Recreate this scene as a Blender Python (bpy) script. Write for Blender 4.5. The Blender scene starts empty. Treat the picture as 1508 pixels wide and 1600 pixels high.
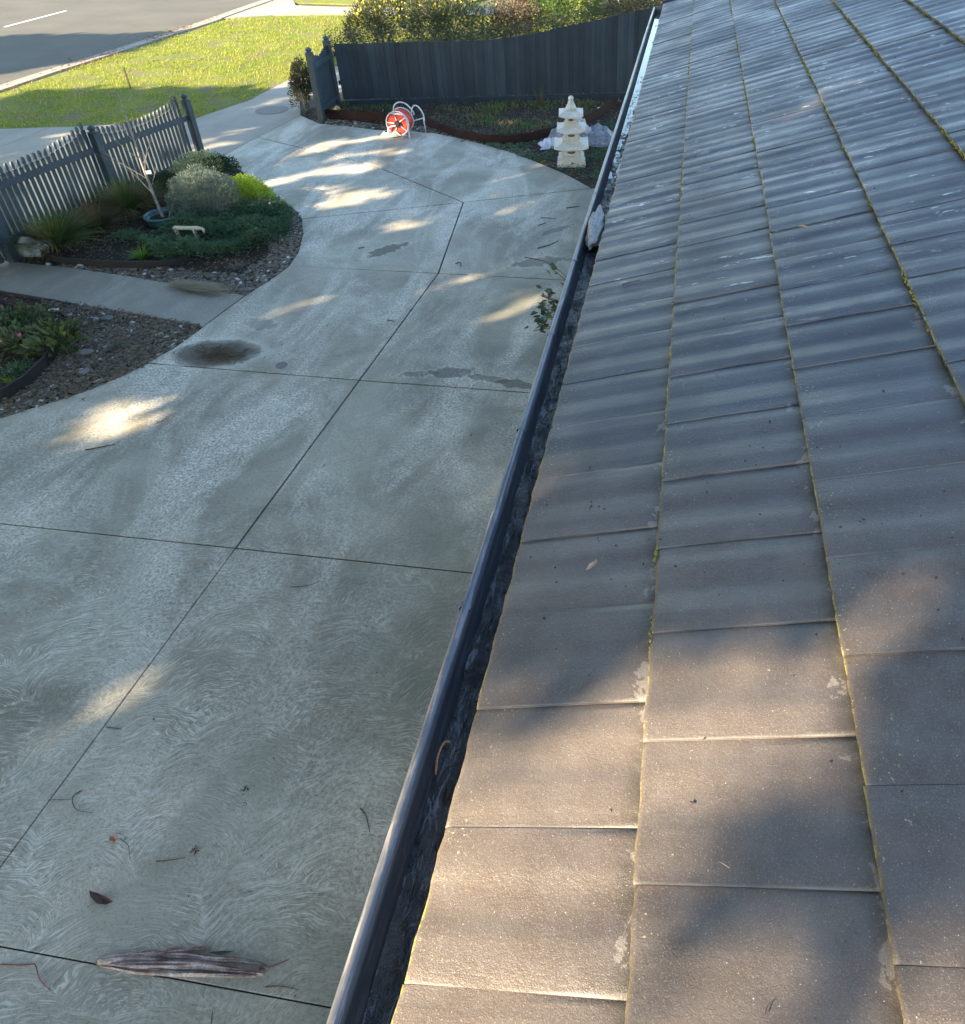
import bpy, math, random
from mathutils import Vector, Matrix, noise
random.seed(7)
R = math.radians
PI = math.pi
scene = bpy.context.scene

# ------------------------------------------------------------------ camera
FOC, PCX, PCY = 1188.73, 880.24, 638.67        # focal length and principal point of the 1508x1600 photograph
CAM = Vector((.4217, -.4844, 4.2413))
ca, sa, cb, sb, cc, sc = math.cos(.9387), math.sin(.9387), math.cos(.0272), math.sin(.0272), math.cos(.1263), math.sin(.1263)
ROT = Matrix(((cc, -sc, 0), (sc, cc, 0), (0, 0, 1))) @ Matrix(((1, 0, 0), (0, ca, -sa), (0, sa, ca))) @ Matrix(((cb, 0, sb), (0, 1, 0), (-sb, 0, cb)))
cd = bpy.data.cameras.new('camera')
cam = bpy.data.objects.new('camera', cd)
scene.collection.objects.link(cam)
cam.matrix_world = Matrix.Translation(CAM) @ ROT.to_4x4()
cd.sensor_fit = 'VERTICAL'
cd.sensor_height = 36
cd.lens = FOC / 1600 * 36
cd.shift_x = (754 - PCX) / 1600
cd.shift_y = (PCY - 800) / 1600
cd.clip_start = .05
cd.clip_end = 2000
scene.camera = cam

# ------------------------------------------------------------------ sky, sun, exposure
SUN_AZ, SUN_EL = R(42), R(24)                   # the light travels towards +x +y
SRAY = Vector((math.cos(SUN_EL) * math.cos(SUN_AZ), math.cos(SUN_EL) * math.sin(SUN_AZ), -math.sin(SUN_EL)))
world = bpy.data.worlds.new('World')
scene.world = world
world.use_nodes = True
wn = world.node_tree.nodes
bg = wn['Background']
sky = wn.new('ShaderNodeTexSky')
sky.sky_type = 'NISHITA'
sky.sun_disc = False
sky.sun_elevation = SUN_EL
sky.sun_rotation = math.atan2(-SRAY.x, -SRAY.y)
sky.air_density = 1.25
sky.dust_density = .5
sky.ozone_density = 2.2
world.node_tree.links.new(sky.outputs[0], bg.inputs[0])
bg.inputs[1].default_value = .115
sd = bpy.data.lights.new('sun', 'SUN')
sd.energy = 5.0
sd.angle = R(.53)
sd.color = (1.0, .83, .60)
sun = bpy.data.objects.new('sun', sd)
scene.collection.objects.link(sun)
sun.rotation_mode = 'QUATERNION'
sun.rotation_quaternion = SRAY.to_track_quat('-Z', 'Y')
sun.location = (-20, -18, 20)
scene.view_settings.view_transform = 'Standard'
scene.view_settings.look = 'None'
scene.view_settings.gamma = 1
scene.view_settings.use_curve_mapping = False
scene.view_settings.exposure = 2.38

# ------------------------------------------------------------------ helpers
col = scene.collection


def G(px, py, z=0.0):
    """point of the level z that the survey photograph shows at px, py"""
    d = ROT @ Vector(((px - PCX) / FOC, -(py - PCY) / FOC, -1))
    return CAM + d * ((z - CAM.z) / d.z)


def proj(p):
    q = ROT.transposed() @ (Vector(p) - CAM)
    if q.z > -.05:
        return (-9999, -9999)
    return (PCX + FOC * q.x / -q.z, PCY - FOC * q.y / -q.z)


PITCH = .3423
EXP, TW = .4605, .300                             # course gauge and tile cover width
EAVE = 2.45
UP = Vector((math.cos(PITCH), 0, math.sin(PITCH)))
NRM = Vector((-math.sin(PITCH), 0, math.cos(PITCH)))


def RF(px, py, h=0.0):
    """point of the roof plane at px, py"""
    d = ROT @ Vector(((px - PCX) / FOC, -(py - PCY) / FOC, -1))
    o = Vector((0, 0, EAVE)) + NRM * h
    return CAM + d * ((o - CAM).dot(NRM) / d.dot(NRM))


class MB:
    def __init__(s):
        s.v, s.f, s.m = [], [], []

    def add(s, vs, fs, mi=0):
        o = len(s.v)
        s.v.extend(tuple(v) for v in vs)
        s.f.extend(tuple(i + o for i in f) for f in fs)
        s.m.extend([mi] * len(fs))

    def box(s, c, size, rz=0, mi=0, frame=None):
        c = Vector(c)
        if frame is None:
            frame = (Vector((math.cos(rz), math.sin(rz), 0)), Vector((-math.sin(rz), math.cos(rz), 0)), Vector((0, 0, 1)))
        a, b, d = frame
        vs = [c + a * (x * size[0] / 2) + b * (y * size[1] / 2) + d * (z * size[2] / 2) for x in (-1, 1) for y in (-1, 1) for z in (-1, 1)]
        s.add(vs, [(0, 1, 3, 2), (4, 6, 7, 5), (0, 4, 5, 1), (2, 3, 7, 6), (0, 2, 6, 4), (1, 5, 7, 3)], mi)

    def tube(s, pts, rad, n=8, mi=0, cap=True, closed=False):
        pts = [Vector(p) for p in pts]
        if not isinstance(rad, (list, tuple)):
            rad = [rad] * len(pts)
        rings = []
        up = Vector((0, 0, 1))
        prev = None
        for i, p in enumerate(pts):
            if closed:
                t = pts[(i + 1) % len(pts)] - pts[i - 1]
            else:
                t = pts[min(i + 1, len(pts) - 1)] - pts[max(i - 1, 0)]
            if t.length < 1e-9:
                t = Vector((0, 0, 1))
            t.normalize()
            if prev is None:
                a = t.cross(up)
                if a.length < .1:
                    a = t.cross(Vector((1, 0, 0)))
            else:
                a = prev - t * prev.dot(t)
            a.normalize()
            prev = a
            b = t.cross(a)
            rings.append([p + (a * math.cos(k * 2 * PI / n) + b * math.sin(k * 2 * PI / n)) * rad[i] for k in range(n)])
        vs = [v for r in rings for v in r]
        fs = []
        m = len(rings)
        for i in range(m if closed else m - 1):
            j = (i + 1) % m
            for k in range(n):
                fs.append((i * n + k, i * n + (k + 1) % n, j * n + (k + 1) % n, j * n + k))
        if cap and not closed:
            fs.append(tuple(range(n - 1, -1, -1)))
            fs.append(tuple(range((m - 1) * n, m * n)))
        s.add(vs, fs, mi)

    def lathe(s, c, prof, n=20, mi=0, axis=None, flat=1.0):
        """prof: list of (radius, height)"""
        c = Vector(c)
        if axis is None:
            A, B, D = Vector((1, 0, 0)), Vector((0, 1, 0)), Vector((0, 0, 1))
        else:
            D = Vector(axis).normalized()
            A = D.cross(Vector((0, 0, 1)))
            if A.length < .1:
                A = D.cross(Vector((1, 0, 0)))
            A.normalize()
            B = D.cross(A)
        vs, fs = [], []
        for r, h in prof:
            for k in range(n):
                t = 2 * PI * k / n
                vs.append(c + A * (r * math.cos(t)) + B * (r * flat * math.sin(t)) + D * h)
        for i in range(len(prof) - 1):
            for k in range(n):
                fs.append((i * n + k, i * n + (k + 1) % n, (i + 1) * n + (k + 1) % n, (i + 1) * n + k))
        fs.append(tuple(range(n - 1, -1, -1)))
        fs.append(tuple(range((len(prof) - 1) * n, len(prof) * n)))
        s.add(vs, fs, mi)

    def prism(s, poly, z0, z1, mi=0, cham=0.0):
        n = len(poly)
        if cham:
            inn = inset(poly, cham)
            vs = [(p[0], p[1], z0) for p in poly] + [(p[0], p[1], z1 - cham * .6) for p in poly] + [(p[0], p[1], z1) for p in inn]
            fs = [tuple(range(n - 1, -1, -1)), tuple(range(2 * n, 3 * n))]
            for L in (0, n):
                fs += [(L + i, L + (i + 1) % n, L + n + (i + 1) % n, L + n + i) for i in range(n)]
        else:
            vs = [(p[0], p[1], z0) for p in poly] + [(p[0], p[1], z1) for p in poly]
            fs = [tuple(range(n - 1, -1, -1)), tuple(range(n, 2 * n))] + [(i, (i + 1) % n, n + (i + 1) % n, n + i) for i in range(n)]
        s.add(vs, fs, mi)

    def rock(s, c, size, seed=0, n=1, mi=0, rough=.22, rz=0):
        vs, fs = ico(n)
        c = Vector(c)
        cz, sz = math.cos(rz), math.sin(rz)
        out = []
        for v in vs:
            k = 1 + rough * noise.noise(Vector(v) * 1.3 + Vector((seed * 7.3, seed * 3.1, seed))) * 2
            x, y, z = v[0] * size[0] * k / 2, v[1] * size[1] * k / 2, v[2] * size[2] * k / 2
            out.append(c + Vector((x * cz - y * sz, x * sz + y * cz, z)))
        s.add(out, fs, mi)

    def leaf(s, p, d, L, w, mi=0, droop=.15, roll=None):
        """pointed leaf: a folded diamond of 2 quads"""
        d = Vector(d).normalized()
        q = Vector((random.uniform(-1, 1), random.uniform(-1, 1), random.uniform(-1, 1))) if roll is None else Vector(roll)
        a = d.cross(q)
        if a.length < 1e-3:
            a = d.cross(Vector((.3, .5, .8)))
        a.normalize()
        nn = a.cross(d)
        p = Vector(p)
        tip = p + d * L + Vector((0, 0, -droop * L))
        m = p + d * L * .5
        s.add([p, m + a * w / 2 + nn * w * .15, tip, m - a * w / 2 + nn * w * .15], [(0, 1, 2), (0, 2, 3)], mi)

    def blade(s, p, d, L, w, bend=.4, mi=0, seg=3):
        d = Vector(d).normalized()
        side = d.cross(Vector((0, 0, 1)))
        if side.length < .05:
            t = random.uniform(0, 2 * PI)
            side = Vector((math.cos(t), math.sin(t), 0))
        side.normalize()
        h = Vector((d.x, d.y, 0))
        p = Vector(p)
        vs = []
        for i in range(seg + 1):
            t = i / seg
            q = p + d * L * t + h * (bend * L * t * t) + Vector((0, 0, -bend * L * t * t * .7))
            ww = w * (1 - t) ** .7 / 2
            if i < seg:
                vs += [q - side * ww, q + side * ww]
            else:
                vs += [q]
        fs = [(2 * i, 2 * i + 1, 2 * i + 3, 2 * i + 2) for i in range(seg - 1)] + [(2 * seg - 2, 2 * seg - 1, 2 * seg)]
        s.add(vs, fs, mi)

    def build(s, name, mats, parent=None, smooth=False, loc=None):
        off = wloc(parent) if parent is not None else (Vector(loc) if loc is not None else Vector((0, 0, 0)))
        me = bpy.data.meshes.new(name)
        me.from_pydata([(v[0] - off.x, v[1] - off.y, v[2] - off.z) for v in s.v], [], s.f)
        if not isinstance(mats, (list, tuple)):
            mats = [mats]
        for m in mats:
            me.materials.append(m)
        if len(mats) > 1:
            me.polygons.foreach_set('material_index', s.m)
        if smooth:
            me.polygons.foreach_set('use_smooth', [True] * len(me.polygons))
        me.update()
        o = bpy.data.objects.new(name, me)
        col.objects.link(o)
        if parent is not None:
            o.parent = parent
        else:
            o.location = off
        return o


def wloc(o):
    p = Vector((0, 0, 0))
    while o is not None:
        p += o.location
        o = o.parent
    return p


_ico = {}


def ico(n):
    if n in _ico:
        return _ico[n]
    t = (1 + 5 ** .5) / 2
    vs = [Vector(v).normalized() for v in [(-1, t, 0), (1, t, 0), (-1, -t, 0), (1, -t, 0), (0, -1, t), (0, 1, t), (0, -1, -t), (0, 1, -t), (t, 0, -1), (t, 0, 1), (-t, 0, -1), (-t, 0, 1)]]
    fs = [(0, 11, 5), (0, 5, 1), (0, 1, 7), (0, 7, 10), (0, 10, 11), (1, 5, 9), (5, 11, 4), (11, 10, 2), (10, 7, 6), (7, 1, 8), (3, 9, 4), (3, 4, 2), (3, 2, 6), (3, 6, 8), (3, 8, 9), (4, 9, 5), (2, 4, 11), (6, 2, 10), (8, 6, 7), (9, 8, 1)]
    for _ in range(n - 1):
        mid = {}
        nf = []

        def mp(a, b):
            k = (min(a, b), max(a, b))
            if k not in mid:
                vs.append(((vs[a] + vs[b]) / 2).normalized())
                mid[k] = len(vs) - 1
            return mid[k]
        for a, b, c in fs:
            x, y, z = mp(a, b), mp(b, c), mp(c, a)
            nf += [(a, x, z), (b, y, x), (c, z, y), (x, y, z)]
        fs = nf
    _ico[n] = ([tuple(v) for v in vs], fs)
    return _ico[n]


def inset(poly, d):
    n = len(poly)
    area = sum(poly[i][0] * poly[(i + 1) % n][1] - poly[(i + 1) % n][0] * poly[i][1] for i in range(n))
    sg = 1 if area > 0 else -1
    out = []
    for i in range(n):
        a, b, c = Vector(poly[i - 1][:2]), Vector(poly[i][:2]), Vector(poly[(i + 1) % n][:2])
        e1, e2 = (b - a).normalized(), (c - b).normalized()
        n1, n2 = Vector((-e1.y, e1.x)) * sg, Vector((-e2.y, e2.x)) * sg
        k = n1 + n2
        den = max(1 + n1.dot(n2), .3)
        out.append(tuple(b + k * d / den))
    return out


def inpoly(x, y, poly):
    c = False
    n = len(poly)
    for i in range(n):
        x1, y1 = poly[i][0], poly[i][1]
        x2, y2 = poly[i - 1][0], poly[i - 1][1]
        if (y1 > y) != (y2 > y) and x < (x2 - x1) * (y - y1) / (y2 - y1) + x1:
            c = not c
    return c


def tag(o, label=None, cat=None, group=None, kind=None):
    if label:
        o['label'] = label
    if cat:
        o['category'] = cat
    if group:
        o['group'] = group
    if kind:
        o['kind'] = kind
    return o


def empty(name, loc, label=None, cat=None, group=None, kind=None, parent=None):
    o = bpy.data.objects.new(name, None)
    o.empty_display_size = .1
    col.objects.link(o)
    o.location = loc
    if parent:
        o.parent = parent
    return tag(o, label, cat, group, kind)


def smoothpath(pts, k=4):
    """Catmull-Rom through 2d or 3d points"""
    pts = [Vector(p) for p in pts]
    out = []
    for i in range(len(pts) - 1):
        p0, p1, p2, p3 = pts[max(i - 1, 0)], pts[i], pts[i + 1], pts[min(i + 2, len(pts) - 1)]
        for j in range(k):
            t = j / k
            out.append(.5 * ((2 * p1) + (p2 - p0) * t + (2 * p0 - 5 * p1 + 4 * p2 - p3) * t * t + (3 * p1 - p0 - 3 * p2 + p3) * t ** 3))
    out.append(pts[-1])
    return out


# ------------------------------------------------------------------ materials
class NT:
    def __init__(s, name, rough=.7, spec=.5):
        s.mat = bpy.data.materials.new(name)
        s.mat.use_nodes = True
        s.t = s.mat.node_tree
        s.b = s.t.nodes['Principled BSDF']
        s.out = s.t.nodes['Material Output']
        s.b.inputs['Roughness'].default_value = rough
        s.b.inputs['Specular IOR Level'].default_value = spec

    def n(s, typ, **kw):
        o = s.t.nodes.new(typ)
        for k, v in kw.items():
            setattr(o, k, v)
        return o

    def l(s, a, b):
        s.t.links.new(a, b)

    def pos(s, kind='world'):
        if kind == 'world':
            return s.n('ShaderNodeNewGeometry').outputs['Position']
        return s.n('ShaderNodeTexCoord').outputs['Object']

    def mapv(s, v, scale=(1, 1, 1), rot=(0, 0, 0), loc=(0, 0, 0)):
        m = s.n('ShaderNodeMapping')
        s.l(v, m.inputs[0])
        m.inputs['Scale'].default_value = scale
        m.inputs['Rotation'].default_value = rot
        m.inputs['Location'].default_value = loc
        return m.outputs[0]

    def noise(s, v, scale=5, detail=3, rough=.55, dist=0.0, dim='3D'):
        m = s.n('ShaderNodeTexNoise', noise_dimensions=dim)
        s.l(v, m.inputs['Vector'])
        m.inputs['Scale'].default_value = scale
        m.inputs['Detail'].default_value = detail
        m.inputs['Roughness'].default_value = rough
        m.inputs['Distortion'].default_value = dist
        return m.outputs['Fac']

    def ramp(s, f, lo, hi, a=0.0, b=1.0):
        m = s.n('ShaderNodeMapRange')
        m.clamp = True
        s.l(f, m.inputs[0])
        for i, v in enumerate((lo, hi, a, b)):
            m.inputs[i + 1].default_value = v
        return m.outputs[0]

    def math(s, op, a, b=None, c=None):
        m = s.n('ShaderNodeMath', operation=op)
        for i, v in enumerate((a, b, c)):
            if v is None:
                continue
            if isinstance(v, (int, float)):
                m.inputs[i].default_value = v
            else:
                s.l(v, m.inputs[i])
        return m.outputs[0]

    def mix(s, f, a, b, mode='MIX'):
        m = s.n('ShaderNodeMix', data_type='RGBA', blend_type=mode)
        for i, v in ((0, f), (6, a), (7, b)):
            if isinstance(v, (int, float)):
                m.inputs[i].default_value = v
            elif isinstance(v, tuple):
                m.inputs[i].default_value = (v[0], v[1], v[2], 1)
            else:
                s.l(v, m.inputs[i])
        return m.outputs[2]

    def color(s, c):
        if isinstance(c, tuple):
            s.b.inputs['Base Color'].default_value = (c[0], c[1], c[2], 1)
        else:
            s.l(c, s.b.inputs['Base Color'])

    def rough(s, f):
        s.l(f, s.b.inputs['Roughness'])

    def bump(s, f, strength=.3, dist=.01, prev=None):
        m = s.n('ShaderNodeBump')
        m.inputs['Strength'].default_value = strength
        m.inputs['Distance'].default_value = dist
        s.l(f, m.inputs['Height'])
        if prev is not None:
            s.l(prev, m.inputs['Normal'])
        s.l(m.outputs[0], s.b.inputs['Normal'])
        return m.outputs[0]


def simple(name, c1, c2, scale=8, rough=.7, spec=.4, bumps=.2, bdist=.004, metal=0, coord='world', fine=0):
    t = NT(name, rough, spec)
    p = t.pos(coord)
    f = t.ramp(t.noise(p, scale, 4), .3, .7)
    c = t.mix(f, c1, c2)
    if fine:
        g = t.ramp(t.noise(p, fine, 2), .35, .65)
        c = t.mix(t.math('MULTIPLY', g, .5), c, tuple(x * .45 for x in c1))
    t.color(c)
    t.b.inputs['Metallic'].default_value = metal
    if bumps:
        t.bump(t.noise(p, scale * 6, 4), bumps, bdist)
    return t.mat


def foliage(name, c1, c2, c3=None, trans=.35, rough=.55, flower=None, ffrac=0.0):
    t = NT(name, rough, .3)
    g = t.n('ShaderNodeNewGeometry')
    r = g.outputs['Random Per Island']
    c = t.mix(r, c1, c2)
    if c3:
        c = t.mix(t.ramp(t.noise(g.outputs['Position'], 2.5, 2), .45, .65), c, c3)
    if flower:
        c = t.mix(t.math('GREATER_THAN', r, 1 - ffrac), c, flower)
    t.color(c)
    tr = t.n('ShaderNodeBsdfTranslucent')
    t.l(c, tr.inputs[0])
    ms = t.n('ShaderNodeMixShader')
    ms.inputs[0].default_value = trans
    t.l(t.b.outputs[0], ms.inputs[1])
    t.l(tr.outputs[0], ms.inputs[2])
    t.l(ms.outputs[0], t.out.inputs[0])
    return t.mat


def concrete_mat(name, dark, mid, pale, swirl=True, wear=1.0, algae=0.0, stains=()):
    t = NT(name, .72, .4)
    p = t.pos()
    sp = t.n('ShaderNodeSeparateXYZ')
    t.l(p, sp.inputs[0])
    big = t.ramp(t.noise(p, .75, 4, .6, .6), .40, .60)
    stre = t.ramp(t.noise(t.mapv(p, (1.5, .55, 1), (0, 0, R(-12))), 1.0, 5, .62, .8), .44, .62)
    midn = t.ramp(t.noise(p, 9, 5, .65), .35, .7)
    fine = t.noise(p, 95, 3, .7)
    spk = t.ramp(t.noise(p, 42, 4, .75), .38, .6)
    c = t.mix(big, dark, mid)
    w = t.math('MULTIPLY', t.math('ADD', t.math('MULTIPLY', stre, .75), .12), wear)
    w = t.math('MULTIPLY', w, t.math('ADD', t.math('MULTIPLY', midn, .5), .5))
    spn = t.n('ShaderNodeSeparateXYZ')
    t.l(p, spn.inputs[0])
    spk_w = t.math('MULTIPLY', t.math('MULTIPLY', w, spk), t.ramp(spn.outputs[1], 2.2, 3.4, .5, 1))
    c = t.mix(spk_w, c, pale)
    pit = t.ramp(t.noise(p, 60, 4, .8), .34, .45, 1, 0)
    c = t.mix(t.math('MULTIPLY', pit, .65), c, tuple(x * .32 for x in dark))
    height = t.math('ADD', t.math('MULTIPLY', fine, .5), t.math('MULTIPLY', spk, .5))
    if swirl:
        cells = t.mapv(p, (1 / .56, 1 / .42, 0), (0, 0, R(-38)))
        # warp a little so that the sweeps are not mechanical
        wv = t.n('ShaderNodeTexNoise')
        t.l(p, wv.inputs['Vector'])
        wv.inputs['Scale'].default_value = 3.1
        wv.inputs['Detail'].default_value = 2
        vm = t.n('ShaderNodeVectorMath', operation='MULTIPLY_ADD')
        t.l(wv.outputs['Color'], vm.inputs[0])
        vm.inputs[1].default_value = (.45, .45, 0)
        t.l(cells, vm.inputs[2])
        vo = t.n('ShaderNodeTexVoronoi', voronoi_dimensions='2D')
        t.l(vm.outputs[0], vo.inputs['Vector'])
        vo.inputs['Scale'].default_value = 1
        vo.inputs['Randomness'].default_value = .85
        df = t.n('ShaderNodeVectorMath', operation='SUBTRACT')
        t.l(vm.outputs[0], df.inputs[0])
        t.l(vo.outputs['Position'], df.inputs[1])
        ad = t.n('ShaderNodeVectorMath', operation='ADD')
        t.l(df.outputs[0], ad.inputs[0])
        ad.inputs[1].default_value = (.12, .62, 0)
        s2 = t.n('ShaderNodeSeparateXYZ')
        t.l(ad.outputs[0], s2.inputs[0])
        ln = t.n('ShaderNodeVectorMath', operation='LENGTH')
        t.l(ad.outputs[0], ln.inputs[0])
        th = t.math('ARCTAN2', s2.outputs[1], s2.outputs[0])
        cs = t.n('ShaderNodeSeparateColor')
        t.l(vo.outputs['Color'], cs.inputs[0])
        cx = t.n('ShaderNodeCombineXYZ')
        t.l(t.math('MULTIPLY', ln.outputs['Value'], 64), cx.inputs[0])
        t.l(t.math('MULTIPLY', th, 4.2), cx.inputs[1])
        t.l(t.math('MULTIPLY', cs.outputs[0], 60), cx.inputs[2])
        st = t.noise(cx.outputs[0], 1.0, 3, .6, .5)
        stm = t.ramp(st, .54, .60)
        std = t.ramp(st, .3, .45, 1, 0)
        near = t.ramp(sp.outputs[1], 2.4, 3.6, 1, .25)
        pm = t.ramp(t.noise(p, 1.9, 4, .65), .38, .64, .08, 1)
        k = t.math('MULTIPLY', near, pm)
        c = t.mix(t.math('MULTIPLY', t.math('MULTIPLY', stm, k), .85), c, pale)
        ve = t.n('ShaderNodeTexVoronoi', voronoi_dimensions='2D', feature='DISTANCE_TO_EDGE')
        t.l(vm.outputs[0], ve.inputs['Vector'])
        ve.inputs['Scale'].default_value = 1
        ve.inputs['Randomness'].default_value = .85
        vein = t.math('MULTIPLY', t.math('MULTIPLY', t.ramp(ve.outputs['Distance'], .0, .07, 1, 0), t.ramp(t.noise(p, 24, 4, .7), .42, .6)), t.math('MULTIPLY', k, .6))
        c = t.mix(vein, c, pale)
        c = t.mix(t.math('MULTIPLY', t.math('MULTIPLY', std, k), .7), c, tuple(x * .5 for x in dark))
        height = t.math('ADD', height, t.math('MULTIPLY', t.math('MULTIPLY', st, k), 1.6))
    for sx_, sy_, an_, a_, b_, k_, amp_ in stains:
        m = t.n('ShaderNodeVectorMath', operation='SUBTRACT')
        t.l(p, m.inputs[0])
        m.inputs[1].default_value = (sx_, sy_, 0)
        q_ = t.mapv(m.outputs[0], (1 / a_, 1 / b_, 0), (0, 0, 0))
        rr_ = t.n('ShaderNodeVectorRotate', rotation_type='Z_AXIS')
        t.l(m.outputs[0], rr_.inputs['Vector'])
        rr_.inputs['Angle'].default_value = -an_
        q_ = t.mapv(rr_.outputs[0], (1 / a_, 1 / b_, 0))
        ln_ = t.n('ShaderNodeVectorMath', operation='LENGTH')
        t.l(q_, ln_.inputs[0])
        dd_ = t.math('ADD', ln_.outputs['Value'], t.ramp(t.noise(p, 3.2 / max(b_, .12) * .35, 5, .65), .3, .7, -.55 * amp_, .45 * amp_))
        mk_ = t.math('MULTIPLY', t.ramp(dd_, .75, 1.05, 1, 0), k_)
        c = t.mix(mk_, c, tuple(x * .42 for x in dark))
        rim_ = t.math('MULTIPLY', t.math('MULTIPLY', t.ramp(dd_, .95, 1.05), t.ramp(dd_, 1.05, 1.3, 1, 0)), .35)
        c = t.mix(rim_, c, pale)
    if algae:
        am = t.math('MULTIPLY', t.ramp(sp.outputs[0], -2.6, -.9), t.ramp(t.noise(p, 1.1, 3), .35, .65))
        c = t.mix(t.math('MULTIPLY', am, algae), c, (.13, .14, .10))
    t.color(c)
    t.rough(t.ramp(big, 0, 1, .62, .8))
    t.bump(height, .35, .006)
    return t.mat


def stain(x0, y0, x1, y1, half, k, amp=1.0):
    a, b = G(x0, y0), G(x1, y1)
    d_ = b - a
    return ((a.x + b.x) / 2, (a.y + b.y) / 2, math.atan2(d_.y, d_.x), d_.length / 2, half, k, amp)


STAINS = [stain(572, 401, 634, 380, .11, .7), stain(796, 416, 890, 402, .12, .6), stain(846, 367, 892, 352, .07, .6),
          stain(618, 586, 690, 582, .05, .55), stain(670, 583, 745, 582, .10, .7), stain(730, 586, 800, 597, .06, .6), stain(780, 596, 836, 606, .08, .7),
          stain(268, 552, 405, 552, .28, .85, .25), stain(385, 500, 430, 512, .12, .25)]
M = {}
M['slab'] = concrete_mat('driveway concrete', (.225, .195, .135), (.385, .35, .262), (.76, .70, .575), True, 1.6, .7, STAINS)
M['path'] = concrete_mat('path concrete', (.215, .19, .14), (.31, .275, .21), (.50, .45, .36), False, .8)
M['street_path'] = concrete_mat('street footpath concrete', (.23, .205, .155), (.32, .285, .225), (.46, .42, .34), False, .7)
M['joint'] = simple('joint filler', (.022, .022, .02), (.045, .045, .035), 20, .9)
M['earth'] = simple('garden earth', (.035, .028, .02), (.075, .06, .045), 14, .95, .2, .8, .02, fine=90)
M['ground'] = simple('distant ground', (.06, .075, .03), (.10, .11, .05), 1.5, .95, .2)
M['asphalt'] = simple('weathered asphalt', (.095, .089, .07), (.135, .125, .098), .6, .9, .3, .3, .006, fine=60)
M['kerbm'] = simple('kerb concrete', (.27, .24, .19), (.36, .32, .26), 3, .85, .3, .2, .004, fine=40)
M['line'] = simple('road paint', (.66, .66, .6), (.8, .8, .74), 8, .7)
M['blue'] = simple('slate blue fence paint', (.034, .048, .058), (.052, .070, .082), 5, .55, .5, .15, .002)
M['dark'] = simple('dark blue fence paint', (.017, .027, .038), (.027, .040, .053), 3, .6, .4, .2, .003)
M['dark2'] = simple('dark blue fence paint faded', (.028, .042, .056), (.042, .058, .072), 3, .65, .4, .2, .003)
M['steel'] = simple('rusty garden edging', (.022, .011, .009), (.05, .022, .014), 7, .85, .3, .3, .003)
M['edgeblack'] = simple('black garden edging', (.012, .011, .011), (.022, .02, .018), 9, .7)
M['cast'] = simple('cast concrete ornament', (.62, .60, .54), (.78, .76, .69), 9, .85, .3, .25, .004, fine=70)
M['cast_dark'] = simple('ornament window shade', (.10, .09, .075), (.16, .14, .11), 9, .9)
M['creamy'] = simple('cream ornament', (.62, .52, .36), (.74, .64, .46), 12, .7, .3, .2, .003)
M['teal'] = simple('teal glazed pot', (.035, .10, .11), (.06, .16, .17), 8, .35, .6, .1, .002)
M['bark'] = simple('grey tree bark', (.17, .155, .135), (.34, .32, .28), 25, .85, .2, .5, .006)
M['stone'] = simple('river stone', (.11, .108, .1), (.2, .195, .18), 15, .75, .3, .3, .004)
M['white_stone'] = simple('white rock', (.24, .235, .21), (.52, .51, .47), 8, .8, .3, .6, .012)
M['tube'] = simple('white painted tube', (.5, .5, .5), (.66, .66, .66), 10, .35, .6, 0)
M['red'] = simple('red flat hose', (.50, .03, .018), (.68, .07, .035), 14, .5, .5, .3, .004)
M['black'] = simple('black plastic', (.015, .015, .016), (.03, .03, .03), 12, .5)
M['hose'] = simple('coiled cream hose', (.42, .42, .33), (.55, .54, .44), 12, .6)
M['wet'] = simple('damp concrete', (.06, .064, .055), (.085, .09, .075), 5, .3, .5, .2, .003, fine=60)
M['stick'] = simple('dry stick', (.045, .032, .024), (.11, .085, .06), 30, .85)
M['paperbark'] = simple('shed bark', (.30, .19, .15), (.70, .60, .53), 16, .75, .3, .7, .006, fine=120)
M['redstem'] = simple('red stem', (.16, .035, .03), (.24, .06, .05), 20, .6)
M['deadleaf'] = simple('dark brown dead leaf', (.035, .014, .012), (.075, .032, .022), 30, .55, .4, .3, .002)
M['tanleaf'] = simple('tan dead leaf', (.32, .19, .11), (.5, .34, .22), 30, .6)
M['orange'] = simple('orange seed pod', (.30, .12, .05), (.42, .2, .1), 30, .6)
M['straw'] = foliage('dry straw', (.26, .21, .12), (.42, .36, .24), trans=.15, rough=.7)
M['wallm'] = simple('rendered wall', (.30, .28, .24), (.36, .33, .29), 6, .85)
M['fascia'] = simple('fascia paint', (.055, .065, .075), (.07, .08, .09), 6, .5)
M['ridge'] = simple('roof underlay', (.04, .04, .045), (.06, .06, .06), 6, .8)
M['bag'] = simple('crumpled light bag', (.27, .26, .25), (.48, .46, .44), 30, .7, .3, .8, .006, fine=90)
M['plastic'] = simple('white plastic sheet', (.38, .39, .46), (.56, .57, .63), 12, .35, .5, .5, .006)
M['plastic2'] = simple('grey plastic sheet', (.10, .11, .13), (.26, .28, .32), 14, .4, .5, .7, .008)
M['tagw'] = simple('plant tag', (.7, .72, .8), (.8, .8, .85), 14, .4)
M['manhole'] = simple('pit cover', (.15, .135, .115), (.2, .18, .155), 12, .7)
M['silicone'] = simple('silicone sealant', (.5, .5, .48), (.62, .62, .6), 30, .45)
M['pink'] = simple('pink petal', (.62, .16, .2), (.75, .3, .32), 20, .6)
M['peach'] = simple('peach petal', (.68, .33, .22), (.75, .48, .36), 20, .6)
M['purple'] = foliage('purple sword leaf', (.045, .018, .03), (.10, .045, .06))
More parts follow.
